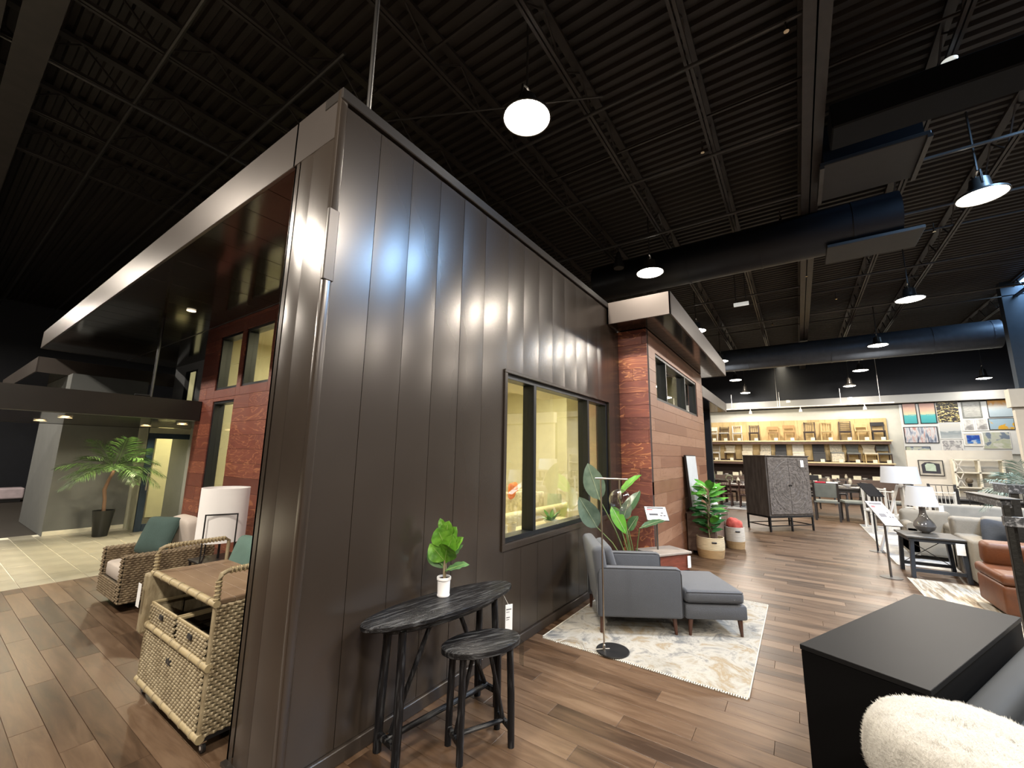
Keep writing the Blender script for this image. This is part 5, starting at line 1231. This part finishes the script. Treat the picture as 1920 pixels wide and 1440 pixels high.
dtable('black trestle table in front of the picture partition', (16.4, -3.7, 0), 0, 1.1, 1.9, BLKC, .86, True)
for k, (x, y, rz, lb) in enumerate(((17.4, -3.45, 0, 'black slat chair behind the trestle table, left one'), (15.5, -3.62, 180, 'wide black slat bench-chair in front of the trestle table'), (15.7, -4.4, 180, 'black slat chair at the right end of the trestle table'))):
    chair(lb, (x, y, 0), R(rz), BLKC, 'slat', h=1.16, leg=.05, w_=.6 if k != 1 else .8, grp='black slat chairs at the trestle table')
# things on the tables
DISH = mat('dish_white', (.75, .73, .7), .3)
rr = random.Random(21)
def pile(label, x0, x1, y0, y1, z, n, kinds):
    ys_ = [y1-(y1-y0)*(k+.5)/n for k in range(n)]; cnt = {}; LO = ORD+['thirteenth', 'fourteenth']
    for k in range(n):
        x, y = rr.uniform(x0, x1), ys_[k]+rr.uniform(-.2, .2)*(y1-y0)/n; kd = kinds[k % len(kinds)]; m = MB(); cnt[kd] = cnt.get(kd, 0)+1; og = LO[cnt[kd]-1]+' from the left'
        if kd == 'plate': m.lathe([(.02, 0), (.07, .005), (.14, .022), (.13, .024), (.02, .008)], n=20); o = m.build('plate', DISH, None, smooth=True, loc=(x, y, z)); tag(o, (label % ('white plate, '+og+',')), 'plate', label % 'plates')
        if kd == 'bowl': m.lathe([(.03, 0), (.09, .05), (.11, .09), (.10, .09), (.03, .02)], n=20); o = m.build('bowl', DISH, None, smooth=True, loc=(x, y, z)); tag(o, (label % ('white bowl, '+og+',')), 'bowl', label % 'bowls')
        if kd == 'vase': m.lathe([(.04, 0), (.07, .08), (.06, .16), (.03, .22), (.04, .26)], n=18); o = m.build('vase', mat('vase_sand', (.5, .45, .35), .5), None, smooth=True, loc=(x, y, z)); tag(o, (label % ('sand-coloured vase, '+og+',')), 'vase', label % 'vases')
        if kd == 'box': m.box((0, 0, .09), (.24, .30, .18), rot=(0, 0, rr.uniform(-.3, .3)), bev=.005); o = m.build('box', mat('box_cream', (.72, .68, .52), .6), None, loc=(x, y, z)); tag(o, (label % ('cream box, '+og+',')), 'box', label % 'boxes')
pile('%s on the near dark dining table', 17.3, 18.4, -1.7, -.4, .932, 7, ['plate', 'bowl', 'plate'])
pile('%s on the far dark dining table', 18.7, 19.7, 1.6, 2.5, .802, 6, ['bowl', 'plate', 'vase'])
pile('%s on the long brown counter', 27.2, 27.6, -3.7, 4.9, .852, 22, ['box', 'vase', 'box', 'bowl'])
pile('%s on the third dark table at the back', 22.6, 23.4, -2.0, .4, .802, 6, ['bowl', 'vase'])
m = MB(); m.box((0, 0, .09), (.02, .28, .18), rot=(0, R(-12), 0)); o = m.build('red_card', mat('card_red', (.55, .03, .06), .5), None, loc=(17.25, -.52, .932)); tag(o, 'red sale card standing on the near dark table', 'card')
m = MB(); m.box((0, 0, .09), (.02, .30, .18), rot=(0, R(-12), 0)); o = m.build('white_card', PAPER, None, loc=(17.25, -.83, .932)); tag(o, 'white card standing next to the red sale card', 'card')
m = MB(); m.box((0, 0, .12), (.25, .36, .24), bev=.01); o = m.build('green_box', mat('box_green', (.25, .33, .2), .6), None, loc=(23.0, 3.7, .802)); tag(o, 'pale green box on the second dark table', 'box')
t = thing('wreath_stand', 'small round wreath on a stand on the far dark table', 'decoration', (18.8, 2.35, .802)); m = MB(); m.path([(0, .12*math.cos(a*.5236), .22+.12*math.sin(a*.5236)) for a in range(12)], .03, closed=True, n=7); m.build('wreath', mat('wreath', (.2, .2, .12), .8, bump=.8, var=.4, scale=30), t); m = MB(); m.rod((0, 0, 0), (0, 0, .12), .012); m.lathe([(.06, 0), (.06, .01)]); m.build('stand', BLACK, t)

# ================================================================ GALLERY WALL
GX = BW-.12
m = MB(); m.bx(GX, GX+.06, -8.2, -4.36, 2.2, 4.60); gal = m.build('gallery_panel', mat('gallery_white', (.60, .61, .60), .6, var=.02)); tag(gal, 'white gallery panel crowded with framed art on the back wall', 'panel')
def art_mat(name, stops, scale=2, stretch=(1, 1, 1), axis=None, mixn=.25):
    m, t, b = nt(name); tc = node(t, 'ShaderNodeTexCoord'); mp = node(t, 'ShaderNodeMapping'); mp.inputs['Scale'].default_value = stretch
    t.links.new(tc.outputs['Generated' if axis is not None else 'Object'], mp.inputs[0])
    n1 = node(t, 'ShaderNodeTexNoise', i_Scale=float(scale), i_Detail=4.0, i_Distortion=1.0); t.links.new(mp.outputs[0], n1.inputs['Vector'])
    f = n1.outputs['Fac']
    if axis is not None:
        s_ = node(t, 'ShaderNodeSeparateXYZ'); t.links.new(tc.outputs['Generated'], s_.inputs[0])
        f = math_n(t, 'ADD', math_n(t, 'MULTIPLY', s_.outputs[axis], 1-mixn), math_n(t, 'MULTIPLY', f, mixn))
    t.links.new(ramp(t, f, stops), b.inputs['Base Color']); b.inputs['Roughness'].default_value = .5; return m
BEACH = art_mat('art_beach', [(.0, (.03, .26, .28)), (.42, (.06, .36, .38)), (.47, (.52, .50, .32)), (.60, (.55, .38, .28)), (.9, (.48, .27, .24))], 4, (1, 1, 6), 2, .2)
SWIRL = art_mat('art_gold_flecks', [(.50, (.02, .018, .02)), (.54, (.04, .03, .02)), (.57, (.55, .45, .15)), (.66, (.80, .72, .40))], 4, (1, 2, 5))
GRYP = art_mat('art_grey_lines', [(.3, (.16, .165, .16)), (.5, (.36, .37, .35)), (.7, (.2, .2, .2))], 3, (1, 1, 9))
DUNE = art_mat('art_orange_shore', [(.0, (.26, .33, .38)), (.45, (.32, .40, .46)), (.6, (.42, .40, .36)), (.75, (.45, .22, .04))], 2, (1, 2, 2), 2, .3)
STREET = art_mat('art_figures', [(.34, (.05, .06, .10)), (.44, (.28, .32, .40)), (.52, (.55, .55, .56)), (.66, (.42, .20, .18))], 2.2, (1, 3.5, .8))
SEA = art_mat('art_grey_sea', [(.2, (.38, .41, .42)), (.45, (.22, .26, .28)), (.5, (.46, .48, .48)), (.8, (.50, .50, .47))], 2, (1, 1, 5), 2, .35)
SHELL = art_mat('art_soft_shell', [(.4, (.56, .56, .55)), (.6, (.22, .22, .22))], 3)
BLUE = art_mat('art_blue_cloud', [(.46, (.01, .05, .30)), (.56, (.06, .20, .50)), (.64, (.55, .57, .58))], 3, (1, 1, 1.5))
FLOW = art_mat('art_blue_amber', [(.30, (.25, .36, .46)), (.54, (.27, .38, .46)), (.56, (.52, .30, .03)), (.9, (.50, .28, .03))], 2.2)
ABST = art_mat('art_abstract_land', [(.42, (.14, .18, .24)), (.45, (.42, .44, .40)), (.55, (.36, .40, .28)), (.62, (.52, .53, .49))], 1.6)
MARB = art_mat('art_marble', [(.4, (.52, .52, .51)), (.5, (.2, .2, .21)), (.56, (.55, .54, .53))], 3)
def yz(px_, py_):   # photo-measured corner on the gallery plane (metres), linear fit of the plane
    return None
def art(label, y0, y1, z0, z1, mt, fr=BLACK, fw=.03, mount=False, x=GX):
    t = thing('framed_art', label, 'picture', (x-.012, (y0+y1)/2, (z0+z1)/2), 0, 'framed art on the gallery wall'); hy, hz = abs(y1-y0)/2, (z1-z0)/2
    m = MB(); m.bx(-.02, .01, -hy, hy, -hz, -hz+fw); m.bx(-.02, .01, -hy, hy, hz-fw, hz); m.bx(-.02, .01, -hy, -hy+fw, -hz+fw, hz-fw); m.bx(-.02, .01, hy-fw, hy, -hz+fw, hz-fw); m.build('frame', fr, t)
    if mount: m = MB(); m.bx(-.008, .0, -hy+fw, hy-fw, -hz+fw, hz-fw); m.build('mount', W_, t); k = .72
    else: k = 1
    m = MB(); m.bx(-.014, -.008, -(hy-fw)*k, (hy-fw)*k, -(hz-fw)*k, (hz-fw)*k); m.build('print_sheet', mt, t); return t
ARTS = [('pink and turquoise beach canvas, left one of the pair', -4.98, -4.46, 3.62, 4.65, 'BEACH', 'BLACK', 0.03, False),
 ('pink and turquoise beach canvas, right one of the pair', -5.65, -5.06, 3.63, 4.64, 'BEACH', 'BLACK', 0.03, False),
 ('black print with gold flecks in a swirl', -6.43, -5.67, 3.66, 4.63, 'SWIRL', 'WHITE', 0.01, False),
 ('grey framed text-like print, top row', -7.16, -6.53, 3.84, 4.63, 'GRYP', 'GR2', 0.05, False),
 ('orange and blue shoreline print, top right of the gallery', -8.11, -7.35, 3.85, 4.65, 'DUNE', 'BLACK', 0.02, False),
 ('wide framed painting of walking figures, left edge', -5.61, -4.41, 2.69, 3.48, 'STREET', 'BLACK', 0.03, False),
 ('pale grey seascape canvas in the middle of the gallery', -6.41, -5.66, 2.88, 3.61, 'SEA', 'WHITE', 0.02, False),
 ('pale shell print, left of a pair', -6.85, -6.48, 3.25, 3.79, 'SHELL', 'WHITE', 0.03, False),
 ('pale shell print, right of a pair', -7.28, -6.89, 3.26, 3.8, 'SHELL', 'WHITE', 0.03, False),
 ('blue print with amber shapes, right side', -8.09, -7.3, 3.28, 3.8, 'FLOW', 'BLACK', 0.02, False),
 ('bright blue cloud print in a white mat', -7.06, -6.42, 2.56, 3.15, 'BLUE', 'WHITE', 0.03, True),
 ('large abstract of grey blue and sage fields', -7.88, -7.02, 2.44, 3.18, 'ABST', 'WHITE', 0.01, False),
 ('marbled white print below the seascape', -6.38, -5.68, 2.31, 2.83, 'MARB', 'WHITE', 0.02, False),
 ('sage framed print at the lower left of the gallery', -5.27, -4.39, 2.2, 2.53, 'ABST', 'BLACK', 0.02, False)]

for a in ARTS: art(*a[:5], globals()[a[5]], globals()[a[6]], a[7], a[8])
# partition with picture and X-braced shelf
m = MB(); m.bx(22.0, 22.2, -6.2, -3.46, 0, 2.24); o = m.build('partition_wall', mat('partition_beige', (.55, .52, .46), .7, var=.03)); tag(o, 'low beige partition wall below the framed art', 'partition')
t = art('framed dark and pale abstract hanging on the low beige partition', -4.43, -3.75, 1.29, 1.87, mat('art_ground', (.36, .34, .29), .6), BLACK, .025, False, x=21.985)
for nm, pts, mt_ in (('printed_dark_form', [(-.25, -.21), (.25, -.2), (.26, .12), (.16, .2), (.02, .22), (-.1, .18), (-.24, .16)], mat('art_dark_form', (.02, .02, .03), .6)), ('printed_pale_form', [(-.13, -.12), (.15, -.11), (.16, .1), (.1, .17), (-.08, .16), (-.13, .08)], mat('art_pale_form', (.34, .42, .34), .6))):
    m = MB(); m.raw([((-.0155 if 'dark' in nm else -.017), y, z) for y, z in pts], [tuple(range(len(pts)))]); m.build(nm, mt_, t)
SHW = mat('shelf_cream', (.72, .68, .56), .5)
t = thing('open_shelf_unit', 'cream open shelf unit with X-braced side against the beige partition', 'shelf', (21.7, -4.62, 0))
for y in (0, -.62, -1.2): m = MB(); m.bx(-.18, .18, y-.025, y+.025, 0, 1.90); m.build('upright', SHW, t)
for z in (.35, .93, 1.45, 1.90): m = MB(); m.bx(-.18, .18, -1.22, .02, z-.02, z+.02); m.build('shelf_board', SHW, t)
m = MB(); m.bar((-.19, .0, .97), (-.19, -.20, 1.42), .025); m.bar((-.19, -.2, .97), (-.19, .0, 1.42), .025); m.bar((-.19, .0, 1.48), (-.19, -.2, 1.87), .025); m.bar((-.19, -.2, 1.48), (-.19, .0, 1.87), .025); m.build('cross_brace', W_, t)
t = thing('potted_twig_plant', 'small potted plant on the shelf unit', 'plant', (21.6, -4.95, .95)); m = MB(); m.lathe([(.05, 0), (.07, .12)], n=16); m.build('pot', BLACK, t); m = MB(); m.cushion((0, 0, .22), (.2, .2, .2), e=1, n=8); m.build('leaf_ball', mat('twig_brown', (.15, .12, .08), .9, bump=1), t)
# right-hand palm on the console
PALM2 = leaf_mat('palm_grey', (.05, .10, .08), (.25, .32, .28), .5)
t = thing('tall_palm', 'grey green palm towering behind the carved high shelf, far right', 'plant', (11.2, -3.38, 0))
m = MB(); m.lathe([(.16, 0), (.22, .45), (.21, .45), (.2, .40)], n=24); m.build('pot', MC['pot_black'], t, smooth=True); m = MB(); m.path([(0, 0, .35), (.03, 0, .8), (0, .02, 1.3)], .03); m.build('trunk', MC['trunk_brown'], t, smooth=True)
palm(t, (0, .02, 1.32), [(-.3, .9, .75, .4, .85), (-.3, .9, .35, .5, .75), (.2, 1, .5, .5, .8), (-.5, .6, 1.0, .4, .8), (.4, -.8, .8, .5, .9), (-.6, -.5, .8, .5, .85), (.1, -.9, .4, .6, .9), (-.8, .1, .6, .6, .8), (.6, .4, .9, .4, .8), (-.2, .3, 1.2, .3, .8), (-.5, -.9, .3, .7, .8), (0, .7, .15, .7, .75)], PALM2, 26)
t = thing('wood_bench_white', 'pale low bench far left beyond the grey porch pillar', 'bench', (2.2, 22, 0)); m = MB(); m.bx(-.9, .3, -.3, .3, .1, .45, bev=.04, seg=2); m.build('seat', mat('lilac_fabric', (.5, .42, .45), .8), t); m = MB(); m.bx(-.85, .25, -.25, .25, 0, .1); m.build('base', BLACK, t)

# ================================================================ INSIDE: furniture seen through the window
YEL = mat('ivory_fabric', (.62, .55, .36), .85, var=.05); TUF = mat('ivory_tufted', (.66, .60, .44), .85, col2=(.5, .45, .32), scale=14, lo=.45, hi=.55, bump=.4)
t = thing('house_sofa', 'long ivory sofa back seen through the dark wall window', 'sofa', (8.5, 3.7, 0), R(90))
m = MB(); m.bx(0, .22, 0, 3.2, .08, .92, bev=.07, seg=3); m.build('back', YEL, t, smooth=True)
m = MB(); m.bx(.2, .95, 0, 3.2, .08, .45, bev=.04, seg=2); m.build('seat', YEL, t, smooth=True)
for y in (0, 2.98): m = MB(); m.bx(0, .95, y, y+.22, .08, .65, bev=.05, seg=3); m.build('arm', YEL, t, smooth=True)
t = thing('tufted_armchair', 'ivory diamond-tufted barrel armchair behind the ivory sofa', 'armchair', (7.45, 5.35, 0), R(200))
m = MB(); 
for k in range(15):
    a = R(-100+200*k/14); m.box((.38*math.cos(a), .40*math.sin(a), .60), (.10, .16, .92), rot=(0, 0, a), bev=.03, seg=2)
m.build('back', TUF, t, smooth=True); m = MB(); m.cushion((-.03, 0, .42), (.7, .62, .2), e=.35); m.build('seat_cushion', YEL, t, smooth='all'); m = MB(); m.lathe([(.34, .05), (.36, .38)], n=24); m.build('base', YEL, t, smooth=True)
pillow('orange pleated pillow on the ivory tufted armchair', (7.38, 5.02, 1.08), (.56, .36, .16), (R(90), 0, R(20)), mat('orange_fabric', (.58, .15, .03), .8, var=.2, scale=20, stretch=(6, 1, 1)))
t = thing('second_tufted_armchair', 'second ivory tufted armchair inside the window, at the mullion', 'armchair', (8.75, 5.5, 0), R(160))
m = MB()
for k in range(15):
    a = R(-100+200*k/14); m.box((.38*math.cos(a), .40*math.sin(a), .55), (.10, .16, .85), rot=(0, 0, a), bev=.03, seg=2)
m.build('back', TUF, t, smooth=True); m = MB(); m.cushion((-.03, 0, .42), (.7, .62, .2), e=.35); m.build('seat_cushion', YEL, t, smooth='all')
t = thing('shell_chair_reflection', 'white moulded shell chair, stand-in for a reflection in the window', 'chair', (9.6, 5.2, .012), R(200))  # added chair standing in for a reflection in the window glass
vs = []; fs = []
for j in range(11):
    u = j/10
    for i in range(9):
        v = i/8-.5; w_ = .46*(1-.25*u)
        if u < .5: x, z = -.22+.44*u/.5, .45-.03*math.sin(PI*u*2)
        else: x, z = .22+.10*(u-.5)*2, .45+.42*(u-.5)*2
        vs.append((x-.05*abs(v*2)**2*(u > .5), v*w_, z+.05*(abs(v)*2)**2*(u < .5)))
for j in range(10):
    for i in range(8): a = j*9+i; fs.append((a, a+1, a+10, a+9))
m = MB(); m.raw(vs, fs); m.build('shell', mat('shell_white', (.6, .68, .55), .35), t, smooth='all')
for a in (-1, 1):
    for b_ in (-1, 1): m = MB(); m.rod((a*.05, b_*.05, .43), (a*.22, b_*.2, 0), .01); m.build('leg', BLACK, t)
t = thing('window_succulent', 'green succulent bowl on a ledge just inside the window', 'plant', (5.35, 2.98, .86)); m = MB(); m.lathe([(.05, 0), (.11, .06), (.10, .06)], n=20); m.build('bowl', WHITE, t)
for k in range(14):
    a = k*2.399; m = MB(); leaf(m, (.02*math.cos(a), .02*math.sin(a), .05), (.14*math.cos(a), .14*math.sin(a), .10+.05*(k % 3)), .06, n=5, seg=1); m.build('leaf', FIG, t)
for k, x in enumerate((4.2, 4.42)): m = MB(); m.lathe([(.05, 0), (.06, .13), (.052, .13), (.045, .02)], n=20); tag(m.build('cup', mat('cup_cream', (.62, .55, .38), .5), None, smooth=True, loc=(x, 3.0+.02*k, .86)), ('left' if k == 0 else 'right')+' cream cup on the ledge inside the window', 'cup')
m = MB(); m.bx(3.4, 6.1, 2.78, 3.25, .82, .86, bev=.005); t = m.build('window_ledge', YEL); tag(t, 'pale ledge table running inside the dark wall window', 'table'); m = MB(); m.bx(3.5, 6.0, 2.85, 3.2, 0, .82); m.build('body', YEL, t)

# ================================================================ PENDANT LAMPS
LW = {2.50: 'row over the dark wall', -2.79: 'row over the walkway', -8.16: 'row at the far right', 7.87: 'row left of the camera', 13.3: 'row beside the pale porch tiles', 18.6: 'row beyond the grey porch pillar'}
LENS = emis('lamp_lens', (1, .93, .82), 26); HOUS = mat('lamp_housing', (.05, .045, .04), .4, metal=.6)
proto = thing('pendant_lamp', '', 'lamp', (0, 0, 0), 0, 'high bay pendant lamps')
m = MB(); m.lathe([(.04, .34), (.09, .30), (.11, .10), (.235, .03), (.24, 0), (.225, 0), (.22, .02)], n=32, cap=False); m.build('housing', HOUS, proto, smooth=True)
m = MB(); m.lathe([(.001, -.020), (.12, -.016), (.20, -.004), (.225, .01)], n=32, cap=False); m.build('lens', LENS, proto, smooth=True)
m = MB(); m.path([(-.10, 0, .18), (-.08, 0, .42), (0, 0, .46), (.08, 0, .42), (.10, 0, .18)], .012, n=6); m.build('bracket', HOUS, proto)
m = MB(); m.rod((0, 0, .45), (0, 0, 1.56), .012, n=6); m.build('rod', PIPE, proto)
firstlamp = True
for row, xsr in ((2.50, [-1.5, 3.86, 9.22, 14.6, 19.95, 25.3, 26.7]), (-2.79, [-6.9, -1.5, 3.86, 9.22, 14.5, 19.95, 25.3, 26.5]), (-8.16, [-1.5, 3.86, 9.22, 14.6, 26.7]), (7.87, [-1.5]), (13.3, [-1.5]), (18.6, [-1.5])):
    for k, x in enumerate(xsr):
        vis = [q for q in xsr if q > 2]
        where = ('%s from the camera' % ORD[vis.index(x)]) if x in vis else ('well behind the camera' if x < -2 else 'just behind the camera')
        lb = 'round high bay pendant lamp, %s, %s' % (LW[row], where)
        ry, z = ({2.50: 2.2, -2.79: -2.42, -8.16: -7.1}[row], 5.50) if x > 26 else (row, 6.05)
        if firstlamp: proto.location = (x, ry, z); proto['label'] = lb; firstlamp = False; q = proto
        else: q = dup(proto, (x, ry, z), 0, lb)
        q.scale = (1.3, 1.3, 1.0) if z > 6 else (1.1, 1.1, 1.3)
        area('bay_light', (x, ry, z-.03), .54, LAMP_W if x < 25 else LAMP_W*(.5 if z > 6 else .2), (1, .90, .77))
# track spots and ceiling dots
for k, (x, y, z, lb) in enumerate(((6.95, -2.05, 6.95, 'round white smoke detector near the right edge of the roof'), (12.4, .95, 6.0, 'small white emergency light box hanging under the roof'))):
    if k == 0: m = MB(); m.lathe([(.001, 0), (.07, 0), (.08, .03)], n=20); tag(m.build('smoke_detector', emis('detector_white', (.9, .92, .85), .6), None, loc=(x, y, z)), lb, 'detector')  # disc made to glow by itself, though it is no lamp
    else:
        m = MB(); m.box((0, 0, 0), (.10, .36, .08)); q = m.build('emergency_light', mat('emergency_white', (.7, .7, .66), .5, emit=((1, 1, .95), .35)), None, loc=(x, y, z)); tag(q, lb, 'light'); m = MB(); m.rod((0, .12, .04), (0, .12, 1.1), .01); m.rod((0, -.12, .04), (0, -.12, 1.1), .01); m.build('hanger', PIPE, q)
SPK = [(2.6, 1.2), (6.8, .9), (9.8, -.1), (13.5, -.6), (16, -1.4), (12.2, -2.9), (18, .4), (5.2, -.3)]
SPW = ['just left of the nearest pendant lamp', 'right of and above the nearest pendant lamp', 'beside the round duct', 'left of the heavy roof beam, beyond the duct', 'beyond the end of the flat duct tray', 'in front of the square air unit', 'far back between the lamp rows', 'high up in the middle of the roof']
for k, (x, y) in enumerate(SPK):
    m = MB(); m.rod((0, 0, 0), (0, 0, .07), .018, n=8); m.rod((0, 0, -.012), (0, 0, 0), .03, n=10); o = m.build('sprinkler_head', mat('sprinkler', (.6, .5, .35), .25, metal=1), None, loc=(x, y, 6.86)); tag(o, 'small brass sprinkler head, %s' % SPW[k], 'sprinkler', 'sprinkler heads under the roof')
    m = MB(); m.rod((0, 0, .07), (0, 0, .2), .012, n=6); m.build('drop', PIPE, o)
t = thing('track_spotlight', 'black cone spotlight hanging above the far end of the dark wall', 'light', (9.1, 3.2, 6.3)); m = MB(); m.lathe([(.03, .42), (.05, .38), (.13, .05), (.12, 0)], n=20); m.build('housing', BLACK, t, smooth=True); m = MB(); m.lathe([(.001, .01), (.10, .01)], n=18); m.build('lens', mat('lens_grey', (.4, .4, .38), .2), t); m = MB(); m.rod((0, 0, .4), (0, 0, .62), .01); m.build('stem', BLACK, t)
